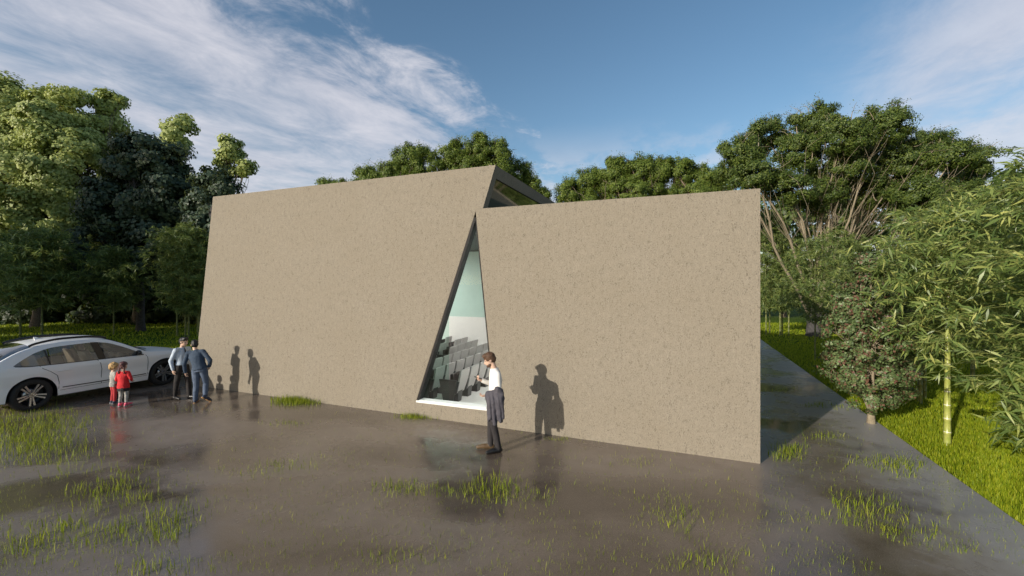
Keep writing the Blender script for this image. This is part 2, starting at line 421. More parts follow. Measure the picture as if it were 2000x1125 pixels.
# added pane inside the left of the window, imitating a reflection in the glass
bm = bmesh.new(); box(bm, 6.66, 9.3, .62, .635, FZ+.004, 3.6)
pt = obj('reflection_tint_pane', bm, M_GLASS2); pt.matrix_world = FRAME
tag(pt, 'added green tinted pane imitating a reflection in the left of the triangular window', 'added pane')

# ------------------------------------------------------------------ auditorium chairs seen through the window
def chair_proto(end):
    root = empty('auditorium_chair')
    wd = .50                           # width runs along +Y, the sitter faces +X (away from the low side of the back)
    def lean(z): return -.16*(z-.30)/.56
    def curve(z): return -.02*math.sin((z-.30)/.56*math.pi)
    bm = bmesh.new(); n = 7
    zs = [.24+.63*i/n for i in range(n+1)]
    for i in range(n):
        a, b = zs[i], zs[i+1]
        hexa(bm, [(lean(a)+curve(a)-.05, .012, a), (lean(a)+curve(a), .012, a), (lean(a)+curve(a), wd-.012, a), (lean(a)+curve(a)-.05, wd-.012, a),
                  (lean(b)+curve(b)-.05, .012, b), (lean(b)+curve(b), .012, b), (lean(b)+curve(b), wd-.012, b), (lean(b)+curve(b)-.05, wd-.012, b)])
    bmesh.ops.remove_doubles(bm, verts=bm.verts, dist=.0005)
    dd = [f for f in bm.faces if all(len(e.link_faces) > 2 for e in f.edges)]
    bmesh.ops.delete(bm, geom=dd, context='FACES')
    obj('backrest', bm, M_SEATF, root)
    bm = bmesh.new()                   # upholstered front
    for i in range(1, n-1):
        a, b = zs[i], zs[i+1]
        hexa(bm, [(lean(a)+curve(a)+.002, .03, a), (lean(a)+curve(a)+.06, .05, a), (lean(a)+curve(a)+.06, wd-.05, a), (lean(a)+curve(a)+.002, wd-.03, a),
                  (lean(b)+curve(b)+.002, .03, b), (lean(b)+curve(b)+.06, .05, b), (lean(b)+curve(b)+.06, wd-.05, b), (lean(b)+curve(b)+.002, wd-.03, b)])
    obj('back_cushion', bm, M_SEATD, root)
    bm = bmesh.new(); hexa(bm, [(.07, .04, .36), (.16, .04, .34), (.16, wd-.04, .34), (.07, wd-.04, .36), (.05, .04, .76), (.15, .04, .74), (.15, wd-.04, .74), (.05, wd-.04, .76)])
    bevel(bm, .02); obj('seat', bm, M_SEATD, root)
    bm = bmesh.new(); hexa(bm, [(-.02, .15, 0), (.22, .15, 0), (.22, wd-.15, 0), (-.02, wd-.15, 0), (-.05, .13, .33), (.16, .13, .33), (.16, wd-.13, .33), (-.05, wd-.13, .33)])
    obj('pedestal', bm, M_BLACKPL, root)
    for y0 in (-.03, wd-.010):
        bm = bmesh.new()
        hexa(bm, [(-.08, y0, .26), (.10, y0, .26), (.10, y0+.038, .26), (-.08, y0+.038, .26), (-.16, y0, .58), (.36, y0, .58), (.36, y0+.038, .58), (-.16, y0+.038, .58)])
        obj('armrest', bm, M_BLACKPL, root)
    if end:
        bm = bmesh.new()
        hexa(bm, [(.02, -.075, 0), (.28, -.075, 0), (.28, -.034, 0), (.02, -.034, 0), (-.10, -.075, .62), (.42, -.075, .62), (.42, -.034, .62), (-.10, -.034, .62)])
        obj('end_panel', bm, M_BLACKPL, root)
    return root
def copy_tree(o, parent=None):
    c = o.copy(); C.objects.link(c); c.parent = parent
    for ch in list(o.children):
        k = copy_tree(ch, c); k.matrix_parent_inverse = ch.matrix_parent_inverse
    return c
protos = [chair_proto(True), chair_proto(False)]
used = [False, False]
ORD = 'first second third fourth fifth sixth seventh eighth ninth tenth eleventh'.split()
ROWS = [(0, 0, 8, ()), (1, 0, 9, ()), (2, 1, 9, ()), (3, 2, 10, (4, 5)), (4, 4, 11, (8,)), (5, 6, 11, (9,))]
rzc = math.atan2(E.y, E.x)
for k, i0, i1, gap in ROWS:
    for i in range(i0, i1):
        if i in gap: continue
        e_ = 0 if i == 0 else 1
        if not used[e_]: o = protos[e_]; used[e_] = True
        else: o = copy_tree(protos[e_])
        # local +X is E, local +Y is D (a left-handed pair on the ground: mirror along the width)
        o.location = L(6.82+.765*k, 1.18+.572*i, FZ+.002); o.rotation_euler = (0, 0, rzc); o.scale = (1, -1, 1)
        rowtxt = 'row nearest the window' if k == 0 else ORD[k]+' row'
        seat = 'end chair with black side panel' if i == 0 else ORD[i]+' chair from the window wall'
        tag(o, f'grey backed auditorium chair, {seat}, in the {rowtxt}', 'chair', 'auditorium chairs inside the hall')

# ------------------------------------------------------------------ trees
def leaves(centres, nrm, size, aspect, rng, droop=0.0, axis=None):
    """one bent rhombus per centre"""
    n = len(centres); size = np.broadcast_to(size, (n,))
    nrm = nrm/(np.linalg.norm(nrm, axis=1)[:, None]+1e-9)
    if axis is None: axis = rng.normal(size=(n, 3))
    ax = axis-nrm*(axis*nrm).sum(1)[:, None]; ax /= np.linalg.norm(ax, axis=1)[:, None]+1e-9
    bx = np.cross(nrm, ax)
    s = size[:, None]
    base = centres-ax*s*.5
    mid = centres-ax*s*.06+nrm*s*.07
    tip = centres+ax*s*.5; tip[:, 2] -= droop*size
    lft, rgt = mid+bx*s*aspect*.5, mid-bx*s*aspect*.5
    V = np.stack([base, lft, tip, rgt], 1).reshape(-1, 3)
    i = np.arange(n)*4
    Fc = np.concatenate([np.stack([i, i+1, i+3], 1), np.stack([i+1, i+2, i+3], 1)])
    return V, Fc
def curve_pts(p, q, rng, n=6, wob=.06, sag=0.0):
    p, q = np.asarray(p, float), np.asarray(q, float); t = np.linspace(0, 1, n)[:, None]
    d = np.linalg.norm(q-p)
    P = p+(q-p)*t
    off = rng.normal(size=3)*wob*d
    P = P+off*np.sin(np.pi*t)+rng.normal(size=(n, 3))*wob*d*.15*np.sin(np.pi*t)
    P[:, 2] += sag*d*np.sin(np.pi*t[:, 0])
    return P
def tree(name, base, lobes, trunk_h, trunk_r, mleaf, mbark, seed, leaf_size=.2, aspect=.8, clump_r=.7, cl_density=1.0, per=90,
         label=None, group=None, cat='tree', shell=.55, limb_r=.45, twigs=0, up=.5, squash=.75, stems=None, whips=0, twig_r=1.0):
    """lobes: (x, y, z, rx, ry, rz) relative to the base. Each lobe gets a limb, branches to its clumps, and clumps of leaves."""
    rng = np.random.default_rng(seed); base = Vector(base)
    root = empty(name, base)
    if label: tag(root, label, cat, group)
    P = []; top = np.array((0, 0, trunk_h))
    if stems is None:
        P.append((curve_pts((0, 0, -.1), top, rng, 7, .03), np.linspace(trunk_r*1.15, trunk_r*.75, 7)*np.array([1.35, 1.08, 1, 1, 1, 1, 1])))
    LC, LN, LS = [], [], []
    for li, (x, y, z, rx, ry, rz) in enumerate(lobes):
        c = np.array((x, y, z)); rad = np.array((rx, ry, rz))
        if stems: src = np.array(stems[li % len(stems)])
        else: src = top*rng.uniform(.72, 1.0)
        r0 = trunk_r*limb_r*rng.uniform(.8, 1.2)
        if stems and rz < .75 and rx < .75: src = c-np.array((0, 0, rz*2.2)); r0 *= .4
        nb = 8
        limb = curve_pts(src, c+np.array((0, 0, rz*.15)), rng, nb, .07, -.02 if stems else .05)
        P.append((limb, np.linspace(r0, r0*.28, nb)))
        vol = rx*ry*rz
        nc = max(5, int(cl_density*5.5*vol**(2/3)/clump_r**1.6))
        dirs = rng.normal(size=(nc, 3)); dirs /= np.linalg.norm(dirs, axis=1)[:, None]
        rr = np.clip(shell+(1-shell)*rng.random(nc)**.6, 0, 1)*rng.uniform(.82, 1.16, nc)
        cl = c+dirs*rr[:, None]*rad
        for ci in range(nc):
            k = rng.integers(max(1, nb//2-1), nb)
            if ci % 2 == 0 and (ci % 4 == 0 or not stems) or clump_r > .5:
                P.append((curve_pts(limb[k], cl[ci], rng, 4, .10), np.linspace(r0*.24*twig_r, r0*.06, 4)))
            nl = int(per*rng.uniform(.5, 1.4)); cr = clump_r*rng.uniform(.65, 1.25)
            q = rng.normal(size=(nl, 3)); q /= np.linalg.norm(q, axis=1)[:, None]
            q *= (rng.random(nl)**.45)[:, None]*cr; q[:, 2] *= squash
            LC.append(cl[ci]+q)
            LN.append(q/cr*1.0+rng.normal(size=(nl, 3))*.42+np.array((0, 0, up*.15))+dirs[ci]*.9)
            LS.append(leaf_size*rng.uniform(.6, 1.35, nl))
        for _ in range(whips):
            dv = rng.normal(size=3); dv[2] = abs(dv[2])+.5; dv /= np.linalg.norm(dv)
            s0 = c+dv*rad*.6; e0 = c+dv*rad*rng.uniform(1.1, 1.45)+np.array((rng.normal()*.3, 0, .1))
            W = curve_pts(s0, e0, rng, 6, .12, .05); P.append((W, np.linspace(.022, .006, 6)))
            kk = rng.integers(2, 6, 14); LC.append(W[kk]+rng.normal(size=(14, 3))*.12); LN.append(rng.normal(size=(14, 3))); LS.append(np.full(14, leaf_size*.7))
    V, Q = tubes(P, 6)
    mesh_np('trunk', V, [Q], mbark, root, True)
    V, Fc = leaves(np.concatenate(LC), np.concatenate(LN), np.concatenate(LS), aspect, rng, .1)
    mesh_np('crown', V, [Fc], mleaf, root)
    return root
def ragged(lst, seed, k=2):
    """adds small pointed sprays on the upper rim of every lobe"""
    rg = random.Random(seed); out = list(lst)
    for l in lst:
        for _ in range(k):
            a = rg.uniform(-1, 1)
            out.append((l[0]+a*l[2]*.85, l[1]-l[3]*(.80-.45*a*a)*rg.uniform(.85, 1.15), l[2]*rg.uniform(.2, .34), l[3]*rg.uniform(.3, .5))+tuple(l[4:]))
    return out
def lobes_at(base, Y, lst):
    """lobes given by photo pixel, pixel half-size and extra depth, at the distance Y"""
    b = Vector(base); out = []
    for px, py, hx, hy, dy in lst:
        p = at(px, py, Y+dy)-b; k = (Y+dy)/F
        out.append((p.x, p.y, p.z, hx*k, (hx+hy)*.5*k, hy*k))
    return out
M_LBRIGHT = leaf('lit_toned_maple_leaf', ((0, (.26, .32, .085)), (.5, (.40, .46, .14)), (1, (.53, .57, .22))), .3)
M_LSHADE = leaf('shade_toned_leaf', ((0, (.030, .055, .036)), (.6, (.055, .088, .052)), (1, (.095, .125, .065))), .2)  # deep shade put into the leaf colour of these maples
M_LDARK = leaf('back_tree_leaf', ((0, (.065, .110, .018)), (.6, (.130, .190, .030)), (1, (.24, .29, .055))), .35)
M_LMID = leaf('dark_spreading_leaf', ((0, (.038, .070, .015)), (.6, (.085, .130, .026)), (1, (.17, .215, .042))), .3)
M_LBAM = leaf('bamboo_leaf', ((0, (.080, .135, .035)), (.50, (.175, .245, .065)), (.82, (.31, .37, .105)), (1, (.47, .49, .15))), .35, .4, .5)
M_LBAMD = leaf('small_bamboo_leaf', ((0, (.085, .140, .040)), (.6, (.165, .225, .062)), (1, (.30, .34, .095))), .35, .45, .4)
M_LSHRUB = leaf('shrub_leaf', ((0, (.070, .105, .045)), (.30, (.095, .145, .050)), (.78, (.185, .250, .100)), (.84, (.15, .075, .048)), (1, (.19, .10, .07))), .2, .45, .4)
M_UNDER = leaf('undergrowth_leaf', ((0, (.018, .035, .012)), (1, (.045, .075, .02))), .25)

# big trees on the left: lit and shaded foliage split into two leaf colours
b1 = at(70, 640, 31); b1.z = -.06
tree('tall_maple_or_lit_crown', b1, lobes_at(b1, 31, [(20, 270, 50, 80, 0), (-50, 280, 50, 80, 0), (102, 265, 34, 72, -1), (58, 300, 40, 70, -.5), (150, 345, 58, 85, -1), (40, 380, 80, 90, -1.5), (104, 215, 24, 34, 1), (14, 212, 28, 36, 0), (110, 430, 80, 70, -1), (165, 470, 55, 60, -.5), (-90, 330, 90, 120, 0), (10, 500, 70, 60, 0), (158, 285, 28, 40, 0), (85, 196, 14, 20, 0), (128, 185, 20, 22, 0), (12, 182, 24, 22, 0), (150, 235, 13, 18, 0)]),
     5.0, .26, M_LBRIGHT, M_BARK, 11, .20, .85, .8, 1.8, 330, 'tall pale green maple with a sunlit rounded crown beyond the white car', 'big pale trees and added lit crowns on the left')
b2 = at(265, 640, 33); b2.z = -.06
tree('tall_maple_or_lit_crown', b2, lobes_at(b2, 33, [(212, 205, 24, 28, 0), (206, 250, 26, 26, 0), (205, 300, 30, 30, 0), (352, 258, 24, 28, 0), (338, 290, 26, 20, 0), (290, 330, 60, 40, 0), (260, 400, 70, 60, 0)]),
     5.0, .22, M_LBRIGHT, M_BARK, 12, .22, .85, .7, 1.7, 220, 'pale crown added for the lit tips above the shade toned maple', 'big pale trees and added lit crowns on the left')
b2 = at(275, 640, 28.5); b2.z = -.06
tree('shade_toned_maple', b2, lobes_at(b2, 28.5, [(270, 300, 46, 38, 0), (320, 320, 46, 36, 0), (245, 340, 40, 40, 0), (250, 410, 70, 60, 0), (340, 390, 56, 54, 0), (310, 480, 75, 60, 0), (372, 420, 30, 34, 0), (200, 490, 50, 60, 0), (235, 540, 60, 50, 0)]),
     5.0, .20, M_LSHADE, M_BARKD, 14, .22, .85, .75, 1.5, 200, 'maple with deep shade put into its blue green leaf colour, between the sunlit maple and the hall', 'trees with shade toned leaves beside the hall')
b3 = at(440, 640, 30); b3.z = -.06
tree('tall_maple_or_lit_crown', b3, lobes_at(b3, 30, [(453, 290, 15, 24, 0), (448, 318, 22, 16, 0), (478, 328, 13, 9, 0), (466, 335, 18, 12, 0)]),
     5.2, .22, M_LBRIGHT, M_BARK, 13, .20, .85, .55, 1.6, 170, 'slim pale crown added for the lit pointed top beside the left end of the hall roof', 'big pale trees and added lit crowns on the left')
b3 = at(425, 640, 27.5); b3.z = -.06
tree('shade_toned_maple', b3, lobes_at(b3, 27.5, [(415, 350, 28, 24, 0), (440, 372, 26, 22, 0), (402, 395, 30, 26, 0), (428, 410, 26, 28, 0), (430, 470, 50, 50, 0), (398, 445, 34, 36, 0)]),
     4.6, .28, M_LSHADE, M_BARKD, 15, .20, .85, .6, 1.5, 150, 'small tree with shade toned leaves against the upper left corner of the hall', 'trees with shade toned leaves beside the hall')
# trees upwind of the frame on the left: they shade the yard's far corner
for (sx, sy, hh, sd, lab) in ((-38.5, 16.5, 18.5, 21, 'tallest broadleaf tree left of the yard'), (-47, 17.5, 10.0, 22, 'low broadleaf tree far left of the yard'), (-33.5, 11.0, 12.0, 23, 'medium broadleaf tree left of the yard')):
    tree('broadleaf_tree', (sx, sy, -.06), [(0, 0, hh*.72, 3.4, 3.4, hh*.27), (1.6, 1.2, hh*.5, 2.8, 2.8, hh*.24), (-1.6, -1, hh*.48, 2.8, 2.8, hh*.24), (.4, -1.4, hh*.3, 3., 3., hh*.2)], hh*.4, .35, M_LMID, M_BARK, sd, .42, .9, 1.2, 1.2, 80, lab, 'trees beside the yard')
# row of fine-leaved trees behind the hall
def back_tree(px, Y, lst, seed, label, m=None, whips=3, **kw):
    b = at(px, 640, Y); b.z = -.06
    a = dict(leaf_size=.112, aspect=.65, clump_r=.40, cl_density=1.5, per=200, whips=whips, shell=.4, up=.3, squash=.9); a.update(kw)
    return tree('bushy_tree', b, lobes_at(b, Y, ragged(lst, seed)), a.pop('trunk_h', 3.5), a.pop('trunk_r', .32), m or M_LDARK, M_BARK, seed, label=label, group='trees behind the hall', **a)
back_tree(690, 33, [(645, 366, 20, 14, 0), (722, 352, 30, 24, 0), (690, 375, 40, 20, 0), (740, 365, 30, 24, 0)], 31, 'low tree tips just showing above the left half of the hall roof')
back_tree(815, 33, [(800, 318, 34, 30, 0), (770, 345, 36, 28, 0), (840, 335, 36, 34, 0), (815, 300, 20, 16, 0), (800, 380, 60, 40, 0)], 32, 'dark bushy tree above the middle of the hall roof')
back_tree(930, 33, [(885, 305, 32, 28, 0), (935, 298, 34, 30, 0), (975, 308, 28, 30, 0), (910, 335, 45, 40, 0), (975, 345, 35, 40, 0), (900, 380, 60, 40, 0)], 33, 'tallest bushy tree behind the peak of the hall roof', whips=4)
back_tree(1035, 34, [(1012, 345, 26, 26, 0), (1040, 365, 24, 22, 0), (1010, 380, 40, 30, 0), (1060, 395, 26, 22, 0)], 34, 'small tree just right of the roof peak, above the skylight slope')
back_tree(1150, 34, [(1115, 380, 30, 26, 0), (1150, 358, 32, 26, 0), (1185, 365, 32, 30, 0), (1140, 405, 50, 30, 0)], 35, 'low bushy tree above the left end of the lower roof')
back_tree(1255, 33, [(1200, 345, 32, 28, 0), (1245, 340, 36, 30, 0), (1215, 325, 16, 14, 0), (1285, 338, 34, 28, 0), (1250, 385, 70, 40, 0)], 36, 'bushy tree above the middle of the lower roof')
back_tree(1365, 33, [(1325, 340, 36, 28, 0), (1370, 352, 36, 26, 0), (1410, 355, 36, 26, 0), (1300, 325, 18, 12, 0), (1370, 395, 80, 40, 0)], 37, 'bushy tree left of the big spreading tree, above the lower roof')
# the big spreading tree on the right: many limbs fan out of a short trunk
b = G(1592, 657, -.06)
bigL = [(1450, 300, 40, 30), (1432, 335, 30, 24), (1500, 275, 42, 36), (1480, 345, 60, 30), (1555, 300, 46, 40), (1592, 250, 42, 44), (1648, 268, 44, 44), (1640, 330, 66, 40), (1700, 295, 50, 46), (1732, 245, 44, 38),
        (1765, 325, 62, 42), (1812, 295, 52, 36), (1868, 305, 42, 30), (1912, 312, 34, 22), (1890, 345, 44, 24), (1535, 370, 44, 34), (1600, 385, 52, 32), (1690, 380, 64, 36), (1790, 385, 56, 38), (1850, 370, 50, 30)]
lob = lobes_at(b, b.y, [l+((i % 3-1)*1.6,) for i, l in enumerate(bigL)])+lobes_at(b, b.y, [l+((i % 3-1)*.9,) for i, l in enumerate(ragged(bigL, 9, 2)[len(bigL):])])
bt = tree('spreading_tree', b, lob, 1.9, .42, M_LMID, M_BARKP, 41, leaf_size=.115, aspect=.55, clump_r=.40, cl_density=1.6, per=220, whips=4, shell=.3, limb_r=.22, twig_r=.5, up=.3,
     label='huge dark spreading tree with many pale limbs fanning from a short trunk', group=None, cat='tree', stems=[(.25*math.cos(a), .25*math.sin(a), 1.2) for a in np.arange(7)*.9])
V, Q = tubes([(np.array([(0, 0, -.1), (0, 0, .15), (0, 0, .7), (0, 0, 1.3), (0, 0, 1.75)]), np.array([.62, .5, .44, .42, .36]))], 10)
mesh_np('trunk_base', V, [Q], M_BARKD, bt, True)  # shaded foot of the pale trunk, its shade put into the bark colour
# darker trees closing the view under it
def dark_tree(px, Y, lst, seed, label, group='woodland behind the garden', **kw):
    b = at(px, 640, Y); b.z = -.06
    a = dict(leaf_size=.34, aspect=.75, clump_r=.9, cl_density=.9, per=80, shell=.4, up=.3); a.update(kw)
    return tree('woodland_tree', b, lobes_at(b, Y, lst), 2.4, .26, M_LMID, M_BARK, seed, label=label, group=group, **a)
dark_tree(1530, 40, [(1480, 440, 50, 60, 0), (1540, 430, 55, 60, 0), (1560, 530, 60, 50, 0), (1500, 570, 60, 40, 0)], 51, 'dense dark tree seen between the hall and the spreading trunk')
dark_tree(1670, 40, [(1635, 430, 60, 55, 0), (1705, 430, 60, 55, 0), (1650, 490, 60, 50, 0), (1660, 560, 70, 50, 0), (1740, 540, 60, 60, 0)], 52, 'dense dark tree behind the spreading tree, above the reddish shrub')
dark_tree(1830, 38, [(1800, 430, 60, 55, 0), (1870, 420, 60, 55, 0), (1830, 490, 70, 50, 0), (1820, 550, 70, 60, 0), (1900, 530, 70, 60, 0)], 53, 'dense dark tree behind the nearest bamboo stem')
dark_tree(1990, 36, [(1960, 400, 60, 60, 0), (2030, 390, 70, 70, 0), (1980, 500, 70, 70, 0), (2060, 520, 80, 70, 0)], 54, 'dense dark tree at the far right behind the bamboo')
# undergrowth in the shade on the left
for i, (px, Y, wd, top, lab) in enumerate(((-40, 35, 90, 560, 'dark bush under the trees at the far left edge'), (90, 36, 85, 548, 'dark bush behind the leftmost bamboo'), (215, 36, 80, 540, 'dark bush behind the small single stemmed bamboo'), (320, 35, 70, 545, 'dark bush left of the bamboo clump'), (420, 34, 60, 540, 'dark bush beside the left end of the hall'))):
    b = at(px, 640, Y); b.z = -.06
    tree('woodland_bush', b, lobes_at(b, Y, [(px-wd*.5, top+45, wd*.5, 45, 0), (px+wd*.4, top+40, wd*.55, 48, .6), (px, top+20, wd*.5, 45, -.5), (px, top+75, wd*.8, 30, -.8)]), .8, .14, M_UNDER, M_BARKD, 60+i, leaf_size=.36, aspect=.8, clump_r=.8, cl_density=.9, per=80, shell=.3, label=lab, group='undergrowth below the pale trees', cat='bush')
for i, (px, lab) in enumerate(((-120, 'dark woodland tree beyond the far left edge'), (120, 'dark woodland tree behind the tallest maple'), (330, 'dark woodland tree behind the shaded maple'))):
    dark_tree(px, 40, [(px-60, 470, 80, 80, 0), (px+60, 460, 80, 80, 0), (px, 390, 70, 60, 0), (px, 550, 110, 60, 0)], 70+i, lab, leaf_size=.4)

# ------------------------------------------------------------------ bamboo
def bamboo_mat():
    m = material('bamboo_culm', (.33, .36, .10), .35); t = NT(m.node_tree); b = t.n['Principled BSDF']
    z = t.add('ShaderNodeSeparateXYZ', {0: t.add('ShaderNodeTexCoord').outputs['Object']}).outputs[2]
    f = t.math('FRACT', t.math('DIVIDE', z, .27))
    ring = t.math('LESS_THAN', f, .055)
    n = t.noise(t.add('ShaderNodeTexCoord').outputs['Object'], 9, 4, .6)
    c = t.ramp(n, ((.3, (.24, .30, .05)), (.7, (.38, .38, .11))))
    t.l.new(t.mixc(ring, c, (.62, .60, .45)), b.inputs['Base Color'])
    return m
M_CULM = bamboo_mat()
M_CULMD = textured('green_culm', (.10, .13, .03), (.19, .20, .06), 6, .5, .1)
def bamboo(base, culms, leaf_len, reach, clear, seed, label, group, nb=46, twig=5, per=7, mat=None, cm=None, r=.055, lw=.15, droop=.25):
    rng = np.random.default_rng(seed); root = empty('bamboo', base); tag(root, label, 'bamboo', group)
    P, LC, LN, LA, LS = [], [], [], [], []
    for (dx, dy, h, lx, ly) in culms:
        n = int(h/.27)+1; z = np.arange(n+1)*.27; z = z[z < h]
        tt = z/h
        pts, rad = [], []
        for zz, t_ in zip(z, tt):
            for dz, k in ((-.012, 1.0), (0, 1.14), (.012, 1.0)):
                pts.append((dx+lx*t_**2*h, dy+ly*t_**2*h, zz+dz-.02)); rad.append(r*(1-.72*t_)*k)
        cu = [(np.array(pts), np.array(rad))]
        V, Q = tubes(cu, 10); mesh_np('culm', V, [Q], cm or M_CULM, root, True)
        nbr = int(nb*1.35*h/5)
        for i in range(nbr):
            t_ = (clear+(h*.98-clear)*((i+rng.random())/nbr))/h
            s = np.array((dx+lx*t_**2*h, dy+ly*t_**2*h, t_*h))
            az = rng.random()*2*math.pi
            prof = math.sin(math.pi*min(1, max(.0, (t_*h-clear)/(h-clear)))**.8)
            ln = reach*(.45+.75*prof)*rng.uniform(.6, 1.15)
            dv = np.array((math.cos(az), math.sin(az), rng.uniform(.15, .8))); dv /= np.linalg.norm(dv)
            tq = np.linspace(0, 1, 6)[:, None]
            B = s+dv*ln*tq; B[:, 2] -= droop*ln*tq[:, 0]**2
            P.append((B, np.linspace(.009, .003, 6)))
            for k in range(twig):
                p = B[min(5, 1+int(rng.random()*5))]+rng.normal(size=3)*.03
                fa = rng.normal(size=3); fa[2] *= .4; fa += dv*.8; fa /= np.linalg.norm(fa)
                tl = rng.uniform(.12, .35)*leaf_len/.3
                q = p+fa*tl+np.array((0, 0, -.05)); P.append((np.array([p, (p+q)/2+np.array((0, 0, .02)), q]), np.array([.004, .003, .002])))
                m_ = int(per*rng.uniform(.7, 1.4))
                ax = fa[None]*.9+rng.normal(size=(m_, 3))*.55+np.array((0, 0, -.22)); ax /= np.linalg.norm(ax, axis=1)[:, None]
                S = leaf_len*rng.uniform(.55, 1.25, m_)
                org = p+(q-p)*rng.uniform(.3, 1.05, m_)[:, None]
                LC.append(org+ax*S[:, None]*.5); LA.append(ax); LS.append(S)
                LN.append(np.array((0, 0, .45))+rng.normal(size=(m_, 3))*.7+np.array((dv[0], dv[1], 0))*.35)
    V, Q = tubes(P, 4); mesh_np('branch', V, [Q], M_CULMD, root, True)
    V, Fc = leaves(np.concatenate(LC), np.concatenate(LN), np.concatenate(LS), lw, rng, .14, np.concatenate(LA))
    mesh_np('foliage', V, [Fc], mat or M_LBAM, root)
    return root
GB = 'bamboo on the right lawn'; GL = 'bamboo on the left lawn'
bamboo(G(1850, 870, -.06), [(0, 0, 4.75, .012, .0)], .235, 1.30, 1.75, 101, 'nearest bamboo with a bare yellow ringed stem standing on the sunny lawn', GB, nb=84, twig=7, per=9, r=.06)
bamboo((8.35, 6.35, -.06), [(0, 0, 5.3, -.01, 0)], .235, 1.30, .75, 102, 'leafy bamboo hanging into the right edge of the view', GB, nb=88, twig=7, per=9)
bamboo((10.6, 7.7, -.06), [(0, 0, 5.6, -.01, 0), (.4, .5, 5.2, .01, 0)], .28, 1.3, .9, 107, 'double stemmed bamboo just beyond the right edge', GB, nb=60, twig=6, per=7)
bamboo((11.0, 11.4, -.06), [(0, 0, 5.2, .01, 0), (.5, .4, 4.7, .02, .01)], .26, 1.4, 1.2, 103, 'bamboo between the red flecked shrub and the nearest bamboo', GB, nb=62, twig=6, per=8, cm=M_CULMD)
bamboo((14.6, 13.4, -.06), [(0, 0, 6.2, 0, 0), (.6, -.3, 5.6, .02, 0)], .26, 1.6, 1.0, 104, 'tall bamboo behind the nearest bare bamboo stem', GB, nb=62, twig=6, per=8, cm=M_CULMD)
bamboo((17.8, 14.2, -.06), [(0, 0, 7.2, 0, 0), (-.6, -.3, 6.4, .0, 0)], .28, 1.7, 1.0, 108, 'tallest bamboo in the background at the far right', GB, nb=62, twig=6, per=8, cm=M_CULMD)
bamboo(G(1592, 705, -.06), [(0, 0, 5.1, .0, 0)], .22, 1.25, 1.6, 105, 'slim single stemmed bamboo in front of the spreading trunk', GB, nb=80, twig=7, per=9, mat=M_LBAMD, cm=M_CULMD, r=.035)
b = G(1512, 655, -.06)
bamboo(b, [(-.5, 0, 6.2, -.01, 0), (-.1, .3, 6.6, 0, 0), (.3, -.1, 6.3, .01, 0), (.62, .2, 6.0, .02, 0), (.9, .0, 5.8, .03, 0)], .26, 1.3, 1.5, 106, 'bamboo clump of several stems beside the right end of the hall', GB, nb=44, twig=6, per=8, mat=M_LBAMD, cm=M_CULMD, r=.05)
b = G(1660, 668, -.06)
bamboo(b, [(-.3, 0, 6.2, -.01, 0), (.4, .3, 5.6, 0, 0)], .26, 1.4, 1.3, 109, 'bamboo right of the spreading trunk, behind the red flecked shrub', GB, nb=56, twig=6, per=8, mat=M_LBAMD, cm=M_CULMD, r=.045)
bamboo(G(82, 662, -.06), [(0, 0, 6.3, 0, 0), (-1.6, .3, 6.2, 0, 0)], .34, 2.0, 1.7, 111, 'large shaded bamboo behind the rear of the white car', GL, nb=90, twig=7, per=8, cm=M_CULMD)
bamboo(G(222, 655, -.06), [(0, 0, 5.4, 0, 0)], .30, 1.5, 1.6, 112, 'small single stemmed bamboo behind the car roof', GL, nb=90, twig=7, per=8, mat=M_LBAMD, cm=M_CULMD, r=.04)
bamboo(G(362, 657, -.06), [(-.5, 0, 6.4, -.02, 0), (-.15, .2, 6.8, 0, 0), (.2, 0, 6.6, 0, 0), (.6, .2, 6.4, .01, 0), (.9, -.1, 6.0, .02, 0)], .30, 1.7, 1.4, 113, 'bamboo clump of several stems behind the two talking men', GL, nb=46, twig=6, per=8, mat=M_LBAMD, cm=M_CULMD, r=.055)
bamboo(G(-60, 690, -.06), [(0, 0, 5.6, 0, 0)], .32, 1.6, 1.2, 114, 'shaded bamboo cut by the left edge', GL, nb=80, twig=6, per=8, cm=M_CULMD)

# red flecked shrub at the edge of the yard
b = G(1697, 826, 0)+Vector((.05, 0, 0))
sh = tree('red_flecked_shrub', b, lobes_at(b, b.y, [(1700, 540, 30, 36, 0), (1685, 592, 48, 40, 0), (1736, 610, 40, 40, .1), (1650, 590, 26, 28, 0), (1652, 650, 40, 42, -.2), (1700, 670, 60, 48, -.25), (1755, 665, 34, 44, 0), (1648, 715, 38, 36, 0), (1705, 735, 60, 36, -.25), (1758, 735, 32, 36, .1), (1660, 752, 26, 20, 0), (1706, 783, 40, 20, -.1), (1740, 775, 24, 16, 0), (1690, 510, 16, 16, 0)]),
       .30, .085, M_LSHRUB, M_BARKP, 121, leaf_size=.054, aspect=.85, clump_r=.15, cl_density=1.5, per=100, shell=.55, up=.2, label='dense conical shrub flecked with red leaves at the edge of the wet yard', cat='shrub')

